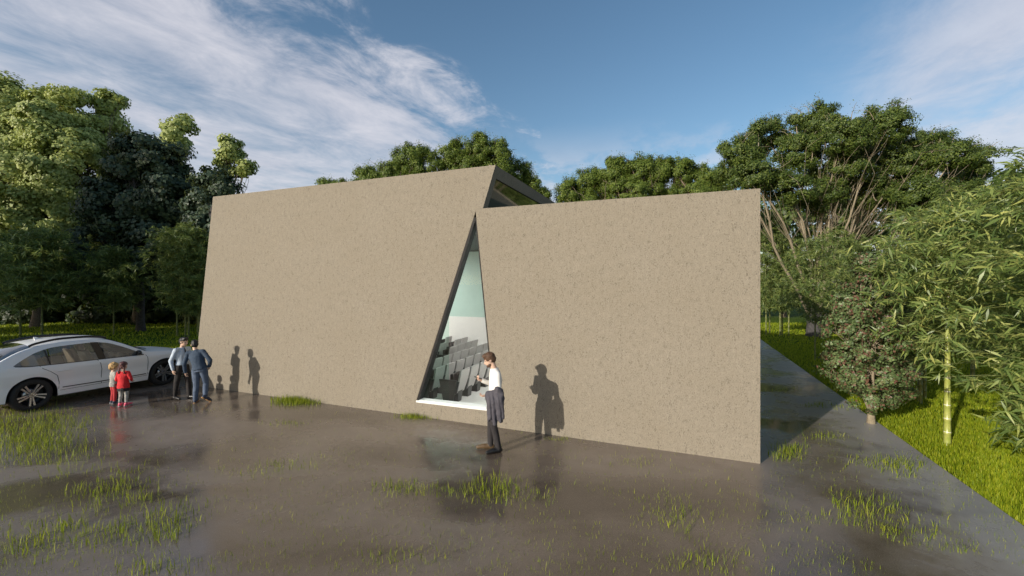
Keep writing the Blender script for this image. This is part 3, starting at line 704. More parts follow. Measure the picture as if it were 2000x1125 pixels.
# ------------------------------------------------------------------ grass
def blades(name, P, h, wd, m, rng, lean=.35):
    n = len(P); az = rng.random(n)*2*np.pi
    a = np.stack([np.cos(az), np.sin(az), np.zeros(n)], 1)
    az2 = rng.random(n)*2*np.pi; ln = (rng.random(n)*lean)[:, None]
    b = np.stack([np.cos(az2), np.sin(az2), np.zeros(n)], 1)*ln
    up = np.array((0, 0, 1.))
    h = h[:, None]; wd = wd[:, None]
    V = np.stack([P-a*wd*.5, P+a*wd*.5, P+a*wd*.35+(up*.55+b*.3)*h, P-a*wd*.35+(up*.55+b*.3)*h, P+(up+b)*h], 1).reshape(-1, 3)
    i = np.arange(n)*5
    o = mesh_np(name, V, [np.stack([i, i+1, i+2, i+3], 1), np.stack([i+3, i+2, i+4], 1)], m); kind(o, 'stuff'); return o
M_LAWN = leaf('lawn_blade', ((0, (.16, .24, .008)), (.6, (.28, .35, .012)), (1, (.42, .44, .028))), .4, .55, .3)
M_TUFT = leaf('tuft_blade', ((0, (.14, .21, .010)), (.6, (.25, .31, .018)), (1, (.40, .42, .045))), .4, .5, .35)
rng = np.random.default_rng(5)
pl, hl, wl = [], [], []
for (y0, y1, dens, hh, ww) in ((4.3, 7, 2600, .085, .013), (7, 10, 1800, .085, .015), (10, 15, 800, .085, .020), (15, 22, 300, .09, .030), (22, 34, 90, .10, .05)):
    xm = y1*1.24+1; area = (y1-y0)*(xm-4); n = int(area*dens)
    X = rng.uniform(4, xm, n); Y = rng.uniform(y0, y1, n)
    xe = EDGE.x+(Y-EDGE.y)*(D.x/D.y)
    k = (X > xe+.02) & (X < Y*1.24+.6); X, Y = X[k], Y[k]; n = len(X)
    pl.append(np.stack([X, Y, np.full(n, -.06)], 1)); hl.append(hh*rng.uniform(.5, 1.35, n)); wl.append(ww*rng.uniform(.7, 1.2, n))
o = blades('lawn_grass', np.concatenate(pl), np.concatenate(hl), np.concatenate(wl), M_LAWN, rng); o['label'] = 'short bright green lawn beside the wet yard'
pl, hl, wl = [], [], []
for (y0, y1, dens, hh, ww) in ((12, 22, 120, .09, .03), (22, 42, 40, .11, .06)):
    area = (y1-y0)*56; n = int(area*dens)
    X = rng.uniform(-58, -2, n); Y = rng.uniform(y0, y1, n)
    u_ = (X-P0.x)*E.x+(Y-P0.y)*E.y; d_ = (X-P0.x)*D.x+(Y-P0.y)*D.y
    k = (X > -Y*1.28-1) & ((u_ > 15.5) | (d_ > DEPTH)) & ((d_ > 3.25) | (u_ > 21.3)); X, Y = X[k], Y[k]; n = len(X)
    pl.append(np.stack([X, Y, np.full(n, -.06)], 1)); hl.append(hh*rng.uniform(.5, 1.35, n)); wl.append(ww*rng.uniform(.7, 1.2, n))
o = blades('lawn_grass', np.concatenate(pl), np.concatenate(hl), np.concatenate(wl), M_LAWN, rng); o['label'] = 'shaded green lawn behind the white car'
TUFTS = [(55, 850, 75, 38, 2300, 1.), (20, 800, 60, 20, 500, 1.), (130, 822, 60, 16, 420, .8), (110, 870, 70, 25, 380, .9), (215, 955, 62, 30, 340, 1.15), (150, 930, 60, 26, 160, .9), (330, 1018, 55, 28, 260, 1.15), (245, 1045, 80, 24, 230, 1.1), (60, 1062, 60, 30, 210, 1.1), (140, 1030, 50, 20, 110, 1.),
         (300, 1110, 50, 14, 80, 1.), (380, 1105, 60, 16, 50, .8), (480, 922, 50, 9, 70, .7), (555, 912, 46, 9, 130, .8), (640, 890, 45, 14, 60, .6), (578, 785, 32, 5.5, 1200, 1.35), (560, 826, 32, 5, 130, .6), (375, 800, 50, 6, 80, .5), (812, 815, 28, 3.5, 560, .95), (790, 955, 42, 11, 190, 1.), (965, 958, 40, 20, 300, 1.15), (880, 960, 60, 12, 110, .9),
         (1035, 968, 60, 18, 130, .8), (1320, 1015, 48, 24, 150, .8), (1380, 1095, 55, 20, 130, .9), (1290, 980, 40, 16, 60, .7), (1540, 884, 26, 12, 360, 1.), (1612, 853, 30, 6, 130, .8), (1600, 792, 30, 4, 220, .8), (1530, 763, 24, 4, 120, .8), (1652, 797, 40, 5, 120, .7), (1745, 912, 48, 14, 300, 1.1), (1690, 905, 40, 10, 90, .8), (1690, 1000, 56, 26, 330, 1.),
         (1760, 1045, 60, 20, 150, .9), (1640, 980, 40, 14, 120, .8), (1840, 1085, 50, 16, 120, .8), (1240, 900, 46, 9, 110, .5), (1090, 858, 18, 3, 110, .5), (780, 1090, 60, 18, 90, .8), (1500, 800, 14, 20, 70, .6), (1560, 1010, 50, 14, 60, .6)]
pl, hl = [], []
for px, py, sx, sy, n, s in TUFTS:
    q = rng.normal(size=(n, 2)).clip(-2.1, 2.1)
    for a, b in q:
        p = G(px+a*sx*.72, max(py+b*sy*.72, 600))
        pl.append(p); hl.append(.098*s*rng.uniform(.3, 1.35))
for i in range(8500):
    py = 790+335*rng.random()**.8; px = rng.uniform(-20, 2020); p = G(px, py)
    pl.append(p); hl.append(rng.uniform(.02, .065))
keep = [(p, h) for p, h in zip(pl, hl) if ((Vector(p)-P0).dot(D) < -.02 and (Vector(p)-P0).dot(E) > -60 or (Vector(p)-P0).dot(E) < -.05) and (Vector(p)-P0).dot(E) > eu+.05 and mnoise((p[0]*.9, p[1]*.9, 3.3)) > -.42]
P_ = np.array([tuple(p) for p, _ in keep]); H_ = np.array([h for _, h in keep])
o = blades('yard_grass_tufts', P_, H_, np.clip(H_*.08, .0035, .010)*rng.uniform(.8, 1.4, len(H_)), M_TUFT, rng, .55); o['label'] = 'thin grass tufts sprouting through the wet yard'
# ------------------------------------------------------------------ the white car
def car_paint():
    m = material('white_car_paint', (.86, .86, .86), .35, 0, .5, Coat_Weight=.4, Coat_Roughness=.06); return m
M_PAINT = car_paint()
M_CARGL = glass('car_window_glass', (.60, .62, .61), 1.1, .22, .015, (.30, .31, .31))
M_REARGL = glass('car_rear_glass', (.20, .24, .28), 1.3, .25, .015, (.02, .03, .05))
M_TYRE = textured('tyre_rubber', (.012, .012, .012), (.022, .022, .022), 30, .75, .2)
M_RIM = material('machined_rim', (.50, .50, .51), .28, .85)
M_RIMD = material('black_rim', (.012, .012, .013), .35, .2)
M_TRIM = material('black_gloss_trim', (.012, .012, .013), .2)
M_CHROME = material('dull_chrome', (.42, .42, .43), .25, .9)
M_TAIL = material('red_tail_lens', (.35, .01, .01), .15)
M_HEAD = material('head_lens', (.55, .57, .6), .1)
M_SEATC = textured('beige_leather', (.52, .42, .31), (.58, .47, .36), 30, .5, .1)
M_CABIN = material('dark_cabin', (.05, .05, .052), .8)

def interp(tbl, x):
    xs, ys = zip(*tbl)
    # smooth (Catmull style) through the table
    if x <= xs[0]: return ys[0]
    if x >= xs[-1]: return ys[-1]
    for i in range(len(xs)-1):
        if xs[i] <= x <= xs[i+1]:
            h = xs[i+1]-xs[i]; t = (x-xs[i])/h
            def sl(j):
                if j == 0: return (ys[1]-ys[0])/(xs[1]-xs[0])
                if j == len(xs)-1: return (ys[-1]-ys[-2])/(xs[-1]-xs[-2])
                a = (ys[j]-ys[j-1])/(xs[j]-xs[j-1]); b = (ys[j+1]-ys[j])/(xs[j+1]-xs[j])
                return 0 if a*b <= 0 else 2*a*b/(a+b)
            m0, m1 = sl(i)*h, sl(i+1)*h
            return (2*t**3-3*t*t+1)*ys[i]+(t**3-2*t*t+t)*m0+(-2*t**3+3*t*t)*ys[i+1]+(t**3-t*t)*m1
ZT = [(-2.52, .98), (-2.46, 1.10), (-2.30, 1.17), (-2.05, 1.345), (-1.65, 1.555), (-1.25, 1.655), (-.8, 1.695), (-.35, 1.69), (.05, 1.655), (.35, 1.54), (.85, 1.27), (1.08, 1.16), (1.5, 1.125), (2.0, 1.04), (2.3, .93), (2.42, .80), (2.46, .68)]
ZB = [(-2.52, .52), (-2.3, .36), (-1.9, .29), (1.9, .26), (2.3, .30), (2.46, .40)]
BELT = [(-1.9, 1.165), (-1.5, 1.105), (-.6, 1.075), (.2, 1.055), (.95, 1.03)]
DLT = [(-1.80, 1.165), (-1.62, 1.285), (-1.35, 1.425), (-1.0, 1.505), (-.6, 1.520), (-.25, 1.525), (.05, 1.485), (.35, 1.365), (.65, 1.20), (.92, 1.035)]
RW, WX = .395, 1.475
def plan(x):
    a = abs(x)
    return .985-.20*max(0, (a-1.55)/.93)**2.6
def half(x, z):
    b = plan(x); zb = interp(BELT, max(-1.9, min(.95, x)))
    y = b
    y -= .030*max(0, (.55-z)/.30)**1.5
    y -= .018*math.exp(-((z-.66)/.10)**2)                       # scooped lower doors
    y += .012*math.exp(-((z-.93)/.06)**2)
    for wx in (WX, -WX): y += .022*math.exp(-((x-wx)/.42)**2)*math.exp(-((z-.80)/.16)**2)
    if z > zb-.05:
        t = z-(zb-.05); y -= .03*min(1, t/.05)+.40*max(0, t-.05)+.32*max(0, t-.30)**1.5
    return y
def build_car():
    root = empty('parked_car')
    tag(root, 'white fastback family car with black roof rails and dark spoked wheels parked at the left', 'car')
    xs = set(np.round(np.linspace(-2.52, 2.46, 100), 4))
    AR = .455
    for wx in (WX, -WX):
        xs -= {x for x in xs if abs(x-wx) < AR+.02}
        for a in np.linspace(0, math.pi, 27): xs.add(round(wx+AR*math.cos(a), 4))
        xs |= {round(wx+AR+.012, 4), round(wx-AR-.012, 4)}
    for x in (-1.80, .92): xs.add(x)
    xs = sorted(xs)
    NL, NU, NT_ = 13, 5, 8
    bm = bmesh.new(); rows = []
    for x in xs:
        zt = interp(ZT, x); zb = interp(ZB, x)
        for wx in (WX, -WX):
            if abs(x-wx) <= AR+.001: zb = max(zb, RW-.01+math.sqrt(max(0, AR**2-(x-wx)**2)))
        crown = .085 if x < 1.0 else .07
        ze = zt-crown
        inD = -1.80 <= x <= .92
        zl = min(interp(BELT, max(-1.9, min(.95, x))), ze-.02) if x > -1.9 else min(1.165, ze-.03)
        zl = max(zl, zb+.06)
        zh = max(zl, min(interp(DLT, x), ze-.015)) if inD else zl
        zl = min(zl, zh)
        ze = max(ze, zh+.012)
        pts = []
        for i in range(NL): z = zb+(zl-zb)*i/(NL-1); pts.append((x, half(x, z), z))
        for i in range(NU): z = zh+(ze-zh)*i/(NU-1); pts.append((x, half(x, z), z))
        ye = half(x, ze)
        for i in range(1, NT_+1):
            s = i/NT_; th = s*math.pi/2
            y = ye*math.cos(th)**.62 if s < 1 else 0
            z = ze+(zt-ze)*(1-(y/ye)**2.3) if ye > 0 else zt
            pts.append((x, y, z))
        rows.append([[bm.verts.new((p[0], s*p[1], p[2])) if not (p[1] == 0 and s < 0) else None for p in pts] for s in (1, -1)])
        r = rows[-1]; r[1][-1] = r[0][-1]
    def region(xm, zm): pass
    classes = {}
    n = NL+NU+NT_
    for i in range(len(xs)-1):
        for s in (0, 1):
            a, b = rows[i][s], rows[i+1][s]
            for j in range(n-1):
                if j == NL-1:
                    q = [a[j], b[j], b[j+1], a[j+1]]
                    if -1.80 <= xs[i] and xs[i+1] <= .92: continue          # window opening
                q = [a[j], b[j], b[j+1], a[j+1]]
                q = list(dict.fromkeys(q))
                co = [v.co for v in q]
                if len(q) < 3: continue
                try: f = bm.faces.new(q if s else q[::-1])
                except ValueError: continue
                xm = sum(c.x for c in co)/len(q); ym = sum(c.y for c in co)/len(q); zm = sum(c.z for c in co)/len(q)
                c = 'body'
                if j >= NL+NU-1+1:
                    if .12 < xm < 1.02 and abs(ym) < half(xm, interp(ZT, xm)-.085)-.03: c = 'windshield'
                    elif -2.18 < xm < -1.42 and abs(ym) < half(xm, interp(ZT, xm)-.085)-.05: c = 'rear_window'
                elif j < NL-1:
                    x0 = 1.02-.03*abs(zm-.7)
                    xr = max(-1.42, -WX+AR+.10-.10*0) if zm < .9 else -1.18-.9*(zm-1.0)
                    xr = -1.0 if zm < .80 else -1.0-.32*(zm-.80)/.28
                    if zm > .40 and -.12 < xm < 1.0: c = 'front_door'
                    elif zm > .40 and xr < xm <= -.12: c = 'rear_door'
                    if c != 'body': c = (c, s)
                classes[f] = c
    # closed ends
    for r in (rows[0], rows[-1]):
        loop = r[0]+r[1][:-1][::-1]
        try:
            f = bm.faces.new(loop); classes[f] = 'body'
        except ValueError: pass
    bmesh.ops.remove_doubles(bm, verts=bm.verts, dist=.00005)
    bm.normal_update()
    classes = {f: c for f, c in classes.items() if f.is_valid}
    bmesh.ops.recalc_face_normals(bm, faces=bm.faces)
    bm.normal_update()
    groups = {}
    for f in bm.faces: groups.setdefault(classes.get(f, 'body'), []).append(f)
    parts = {}
    for c, fs in groups.items():
        idx = {}; V = []; N = []; Fq = []
        for f in fs:
            ff = []
            for v in f.verts:
                if v not in idx: idx[v] = len(V); V.append(tuple(v.co)); N.append(tuple(v.normal))
                ff.append(idx[v])
            Fq.append(ff)
        nm = c if isinstance(c, str) else 'door'
        me = bpy.data.meshes.new(nm); me.from_pydata(V, [], Fq)
        me.polygons.foreach_set('use_smooth', np.ones(len(me.polygons), bool))
        me.normals_split_custom_set_from_vertices(N)
        o = bpy.data.objects.new(nm, me); C.objects.link(o); o.parent = root
        me.materials.append(M_CARGL if nm == 'windshield' else M_REARGL if nm == 'rear_window' else M_PAINT)
        parts[c] = o
    bm.free()
    # side windows and pillars follow the body side
    def patch(name, lo, hi, x0, x1, sgn, m, off, nx=24, nz=6, skew=0.0, par=None):
        bm = bmesh.new(); g = []
        for i in range(nx+1):
            col = []
            for j in range(nz+1):
                xb = x0+(x1-x0)*i/nx; t = j/nz
                x = xb+skew*(t-.0) if skew else xb
                x = max(-1.80, min(.92, x))
                z = lo(x)+(hi(x)-lo(x))*t
                col.append(bm.verts.new((x, sgn*(half(x, z)+off), z)))
            g.append(col)
        for i in range(nx):
            for j in range(nz):
                bm.faces.new((g[i][j], g[i+1][j], g[i+1][j+1], g[i][j+1]))
        bmesh.ops.remove_doubles(bm, verts=bm.verts, dist=.0004)
        return obj(name, bm, m, par or root, True)
    lo = lambda x: interp(BELT, x)-.004
    hi = lambda x: max(interp(BELT, x), interp(DLT, x))+.004
    for s, key in ((-1, 1), (1, 0)):
        fd, rd = parts[('front_door', key)], parts[('rear_door', key)]
        patch('side_window', lo, hi, -.02, .92, s, M_CARGL, -.006, par=fd)
        patch('side_window', lo, hi, -1.13, -.16, s, M_CARGL, -.006, par=rd)
        patch('quarter_window', lo, hi, -1.80, -1.16, s, M_CARGL, -.006)
        patch('pillar', lo, hi, -.17, .0, s, M_TRIM, .002, 4, 6, -.10)
        patch('pillar', lo, hi, -1.165, -1.135, s, M_TRIM, .002, 2, 6, -.06)
        # black line under the glass, roof rail, seams, handles, sill strip
        def line(name, pts, r, m, par, seg=6):
            V, Q = tubes([(np.array(pts), np.full(len(pts), r))], seg); return mesh_np(name, V, [Q], m, par, True)
        X = np.linspace(-1.78, .9, 30)
        line('window_trim', [(x, s*(half(x, interp(BELT, x))+.002), interp(BELT, x)-.004) for x in X], .010, M_TRIM, root)
        X = np.linspace(-1.45, .12, 24)
        rail = [(x, s*(half(x, interp(ZT, x)-.085)-.06), interp(ZT, x)-.035+.035*math.sin(math.pi*(x+1.45)/1.57)**.5) for x in X]
        line('roof_rail', rail, .030, M_TRIM, root)
        sm = [(1.0, .44), (1.0, .60), (1.005, .8), (.985, .95), (.95, 1.02)]
        line('seam', [(x, s*(half(x, z)+.0005), z) for x, z in sm], .006, M_TRIM, fd)
        sm = [(-.12, .40), (-.12, .6), (-.11, .8), (-.14, .95), (-.20, 1.06)]
        line('seam', [(x, s*(half(x, z)+.0005), z) for x, z in sm], .006, M_TRIM, rd)
        sm = [(-1.0, .45), (-.99, .62), (-1.03, .80), (-1.16, .92), (-1.30, 1.02), (-1.36, 1.10)]
        line('seam', [(x, s*(half(x, z)+.0005), z) for x, z in sm], .006, M_TRIM, rd)
        line('sill_trim', [(x, s*(half(x, z)+.004), z) for x, z in ((-.93, .475), (-.4, .465), (.3, .455), (.95, .455))], .011, M_TRIM, root)
        line('seam', [(x, s*(half(x, .405)+.0005), .405) for x in np.linspace(-.98, 1.0, 12)], .004, M_TRIM, fd)
        for x0, p_ in ((.02, fd), (-1.02, rd)):
            pts = [(x, s*(half(x, .90)+.022-.02*(abs(x-x0-.13)/.13)**4), .90+.004*math.sin((x-x0)*12)) for x in np.linspace(x0, x0+.26, 9)]
            line('handle', pts, .013, M_PAINT, p_)
        # mirror
        bm = bmesh.new()
        bmesh.ops.create_uvsphere(bm, u_segments=16, v_segments=10, radius=1)
        for v in bm.verts:
            v.co = Vector((.73+v.co.x*(.085 if v.co.x > 0 else .04), s*(1.03+v.co.y*.11), 1.115+v.co.z*.075))
        mi = obj('wing_mirror', bm, M_TRIM, root, True)
        bm = bmesh.new(); hexa(bm, [(.70, s*.88, 1.04), (.78, s*.88, 1.04), (.78, s*.98, 1.07), (.70, s*.98, 1.07), (.70, s*.88, 1.06), (.78, s*.88, 1.06), (.78, s*.98, 1.10), (.70, s*.98, 1.10)])
        obj('mirror_stalk', bm, M_TRIM, mi)
        # lamps
        bm = bmesh.new()
        prism(bm, [(-2.46, .99), (-2.20, .955), (-2.16, .935), (-2.44, .90)], lambda a, b, t: (a, s*(half(a, b)+t), b), -.02, .008)
        obj('tail_light', bm, M_TAIL, root)
        bm = bmesh.new()
        prism(bm, [(2.36, .84), (2.08, .90), (2.04, .86), (2.34, .74)], lambda a, b, t: (a, s*(half(a, b)+t), b), -.02, .006)
        obj('headlight', bm, M_HEAD, root)
    # wheel wells, floor, cabin
    bm = bmesh.new(); box(bm, -2.35, 2.3, -.70, .70, .24, .62); box(bm, -1.0, 1.0, -.90, .90, .25, .40)
    obj('underbody', bm, M_CABIN, root)
    for wx in (WX, -WX):
        for s in (1, -1):
            bm = bmesh.new(); ns = 20; A_, B_ = [], []
            for k in range(ns+1):
                a = -.30+(math.pi+.6)*k/ns
                A_.append(bm.verts.new((wx+(AR+.004)*math.cos(a), s*.955, RW-.01+(AR+.004)*math.sin(a)))); B_.append(bm.verts.new((wx+(AR+.004)*math.cos(a), s*.60, RW-.01+(AR+.004)*math.sin(a))))
            for k in range(ns): bm.faces.new((A_[k], A_[k+1], B_[k+1], B_[k]))
            bm.faces.new(B_)
            obj('wheel_arch', bm, M_RIMD, root)
    bm = bmesh.new(); box(bm, -1.7, .9, -.80, .80, .58, .63); box(bm, .82, .95, -.78, .78, .6, 1.02); obj('cabin_floor', bm, M_CABIN, root)
    def seat(x, y, wdt):
        bm = bmesh.new()
        hexa(bm, [(x-.10, y-wdt, .64), (x+.45, y-wdt, .64), (x+.45, y+wdt, .64), (x-.10, y+wdt, .64), (x-.12, y-wdt, .86), (x+.45, y-wdt, .90), (x+.45, y+wdt, .90), (x-.12, y+wdt, .86)])
        hexa(bm, [(x-.16, y-wdt, .80), (x, y-wdt, .80), (x, y+wdt, .80), (x-.16, y+wdt, .80), (x-.34, y-wdt*.8, 1.30), (x-.22, y-wdt*.8, 1.30), (x-.22, y+wdt*.8, 1.30), (x-.34, y+wdt*.8, 1.30)])
        bevel(bm, .03); o = obj('car_seat', bm, M_SEATC, root, True)
        bm = bmesh.new(); hexa(bm, [(x-.36, y-.12, 1.32), (x-.25, y-.12, 1.32), (x-.25, y+.12, 1.32), (x-.36, y+.12, 1.32), (x-.38, y-.10, 1.47), (x-.29, y-.10, 1.47), (x-.29, y+.10, 1.47), (x-.38, y+.10, 1.47)])
        bevel(bm, .025); obj('headrest', bm, M_SEATC, o, True)
    seat(.0, -.38, .25); seat(.0, .38, .25); seat(-.95, 0, .62)
    bm = bmesh.new(); hexa(bm, [(-1.10, -.035, 1.66), (-.90, -.02, 1.66), (-.90, .02, 1.66), (-1.10, .035, 1.66), (-1.12, -.006, 1.74), (-1.08, -.006, 1.74), (-1.08, .006, 1.74), (-1.12, .006, 1.74)])
    obj('roof_antenna', bm, M_PAINT, root)
    # wipers base strip
    bm = bmesh.new(); prism(bm, [(.96, 1.20), (1.14, 1.145), (1.14, 1.155), (.96, 1.215)], lambda a, b, t: (a, t, b+.012), -.62, .62); obj('wiper_cowl', bm, M_TRIM, root)
    # plate recess and rear bumper
    bm = bmesh.new(); box(bm, -2.535, -2.50, -.75, .75, .50, .62); obj('rear_bumper_trim', bm, M_TRIM, root)
    # wheels
    def wheel(wx, s):
        wr = empty('wheel'); wr.parent = root; wr.location = (wx, 0, RW)
        yo = s*.955
        def rev(prof, name, m, seg=48):
            bm = bmesh.new(); R_ = []
            for k in range(seg):
                a = 2*math.pi*k/seg; R_.append([bm.verts.new((r*math.cos(a), y, r*math.sin(a))) for r, y in prof])
            for k in range(seg):
                A_, B_ = R_[k], R_[(k+1) % seg]
                for j in range(len(prof)-1): bm.faces.new((A_[j], B_[j], B_[j+1], A_[j+1]))
            return obj(name, bm, m, wr, True)
        rev([(.275, yo-s*.02), (.29, yo-s*.004), (.325, yo), (.36, yo-s*.006), (.383, yo-s*.022), (RW, yo-s*.05), (RW, yo-s*.20), (.383, yo-s*.235), (.33, yo-s*.25), (.27, yo-s*.24)], 'tyre', M_TYRE)
        rev([(.278, yo-s*.018), (.268, yo-s*.012), (.258, yo-s*.022), (.252, yo-s*.09), (.24, yo-s*.13), (.10, yo-s*.135), (0.001, yo-s*.135)], 'rim', M_RIMD)
        # brake disc
        rev([(.17, yo-s*.118), (.172, yo-s*.112), (.07, yo-s*.112)], 'brake_disc', M_CHROME, 32)
        bm = bmesh.new()
        for k in range(5):
            a0 = 2*math.pi*k/5+math.pi*.5+math.pi
            for o_ in (-1, 1):
                ca, sa = math.cos(a0), math.sin(a0)
                def P_(r, t, y): return (r*ca-t*sa, y, r*sa+t*ca)
                y0, y1, y2 = yo-s*.030, yo-s*.012, yo-s*.055
                t0, t1 = o_*.018, o_*.042
                hexa(bm, [P_(.05, t0-.015, y2), P_(.05, t0+.015, y2), P_(.264, t1+.024, y2), P_(.264, t1-.024, y2), P_(.05, t0-.012, y0), P_(.05, t0+.012, y0), P_(.264, t1+.020, y1), P_(.264, t1-.020, y1)])
        obj('spokes', bm, M_RIM, wr)
        bm = bmesh.new(); bmesh.ops.create_cone(bm, cap_ends=True, segments=24, radius1=.066, radius2=.050, depth=.04, matrix=Matrix.Translation((0, yo-s*.030, 0)) @ Matrix.Rotation(R(90)*s, 4, 'X'))
        obj('hub_cap', bm, M_CHROME, wr)
    for wx in (WX, -WX):
        for s in (1, -1): wheel(wx, s)
    return root
car = build_car()
car.scale = (.985, .985, 1.01)
rw, fw = G(65, 803), G(322, 752)
hd = (fw-rw); hd.z = 0; hd.normalize()
mid = (rw+fw)/2+Vector((-hd.y, hd.x, 0))*.955
car.location = (mid.x, mid.y, 0); car.rotation_euler = (0, 0, math.atan2(hd.y, hd.x))

# ------------------------------------------------------------------ people
def capsule(bm, p, q, r0, r1, seg=12, cap=4):
    p, q = Vector(p), Vector(q); ax = (q-p)
    if ax.length < 1e-6: ax = Vector((0, 0, 1e-4))
    t = ax.normalized(); a = t.orthogonal().normalized(); b = t.cross(a)
    rings = []
    for i in range(cap): an = math.pi/2*(1-i/cap); rings.append((p-t*r0*math.sin(an), max(1e-4, r0*math.cos(an))))
    rings.append((p, r0)); rings.append((q, r1))
    for i in range(1, cap+1): an = math.pi/2*i/cap; rings.append((q+t*r1*math.sin(an), max(1e-4, r1*math.cos(an))))
    V = [[bm.verts.new(c+(a*math.cos(k*2*math.pi/seg)+b*math.sin(k*2*math.pi/seg))*r) for k in range(seg)] for c, r in rings]
    for i in range(len(V)-1):
        for k in range(seg): bm.faces.new((V[i][k], V[i][(k+1) % seg], V[i+1][(k+1) % seg], V[i+1][k]))
    bm.faces.new(V[0][::-1]); bm.faces.new(V[-1])
def ellip(bm, c, r, rot=None, seg=16):
    m = Matrix.Translation(c) @ (rot.to_4x4() if rot else Matrix()) @ Matrix.Diagonal((*r, 1))
    bmesh.ops.create_uvsphere(bm, u_segments=seg, v_segments=seg//2+2, radius=1, matrix=m)
def loft(bm, rings, seg=20):
    """rings: (centre, rx, ry, right vector): stacked ellipses, closed at both ends"""
    V = []
    n = len(rings)
    for i, (c, rx, ry, rt) in enumerate(rings):
        c = Vector(c); t = (Vector(rings[min(n-1, i+1)][0])-Vector(rings[max(0, i-1)][0])).normalized()
        r = Vector(rt); r = (r-t*r.dot(t)).normalized(); f = t.cross(r)
        V.append([bm.verts.new(c+r*rx*math.cos(k*2*math.pi/seg)+f*ry*math.sin(k*2*math.pi/seg)) for k in range(seg)])
    for i in range(n-1):
        for k in range(seg): bm.faces.new((V[i][k], V[i][(k+1) % seg], V[i+1][(k+1) % seg], V[i+1][k]))
    bm.faces.new(V[0][::-1]); bm.faces.new(V[-1])
def skin(name, bm, m, parent, voxel=.009, smooth=5, wrinkle=0.0, wscale=14, cut=None):
    """melt the overlapping volumes into one continuous smooth surface"""
    bmesh.ops.recalc_face_normals(bm, faces=bm.faces)
    me = bpy.data.meshes.new('tmp'); bm.to_mesh(me); bm.free()
    o = bpy.data.objects.new('tmp', me); C.objects.link(o)
    md = o.modifiers.new('r', 'REMESH'); md.mode = 'VOXEL'; md.voxel_size = voxel; md.adaptivity = 0
    md = o.modifiers.new('s', 'SMOOTH'); md.factor = .5; md.iterations = smooth
    dg = bpy.context.evaluated_depsgraph_get()
    out = bpy.data.meshes.new_from_object(o.evaluated_get(dg)); out.name = name
    bpy.data.objects.remove(o); bpy.data.meshes.remove(me)
    if wrinkle:
        nv = len(out.vertices); co = np.zeros(nv*3, np.float32); out.vertices.foreach_get('co', co); co = co.reshape(-1, 3)
        no = np.array([v.normal[:] for v in out.vertices], np.float32)
        d = np.array([mnoise((c[0]*wscale, c[1]*wscale, c[2]*wscale*.45)) + .6*mnoise((c[0]*wscale*2.3+5, c[1]*wscale*2.3, c[2]*wscale*1.4)) for c in co], np.float32)
        out.vertices.foreach_set('co', (co+no*d[:, None]*wrinkle).ravel())
    out.polygons.foreach_set('use_smooth', np.ones(len(out.polygons), bool)); out.update()
    out.materials.clear(); out.materials.append(m)
    q = bpy.data.objects.new(name, out); C.objects.link(q); q.parent = parent
    return q
M_SKIN = textured('skin', (.50, .30, .20), (.56, .35, .24), 20, .5, .03)
M_SKINP = textured('pale_skin', (.58, .38, .28), (.63, .42, .31), 20, .5, .03)
M_EYE = material('eye', (.03, .02, .02), .2)
def fabric(name, a, b, sc=25, rough=.85): return textured(name, a, b, sc, rough, .25, bscale=120, dist=.004)
def striped(name, a, b, per):
    m = material(name, a, .85); t = NT(m.node_tree)
    z = t.add('ShaderNodeSeparateXYZ', {0: t.add('ShaderNodeTexCoord').outputs['Object']}).outputs[2]
    f = t.math('LESS_THAN', t.math('FRACT', t.math('DIVIDE', z, per)), .5)
    t.l.new(t.mixc(f, a, b), t.n['Principled BSDF'].inputs['Base Color']); return m

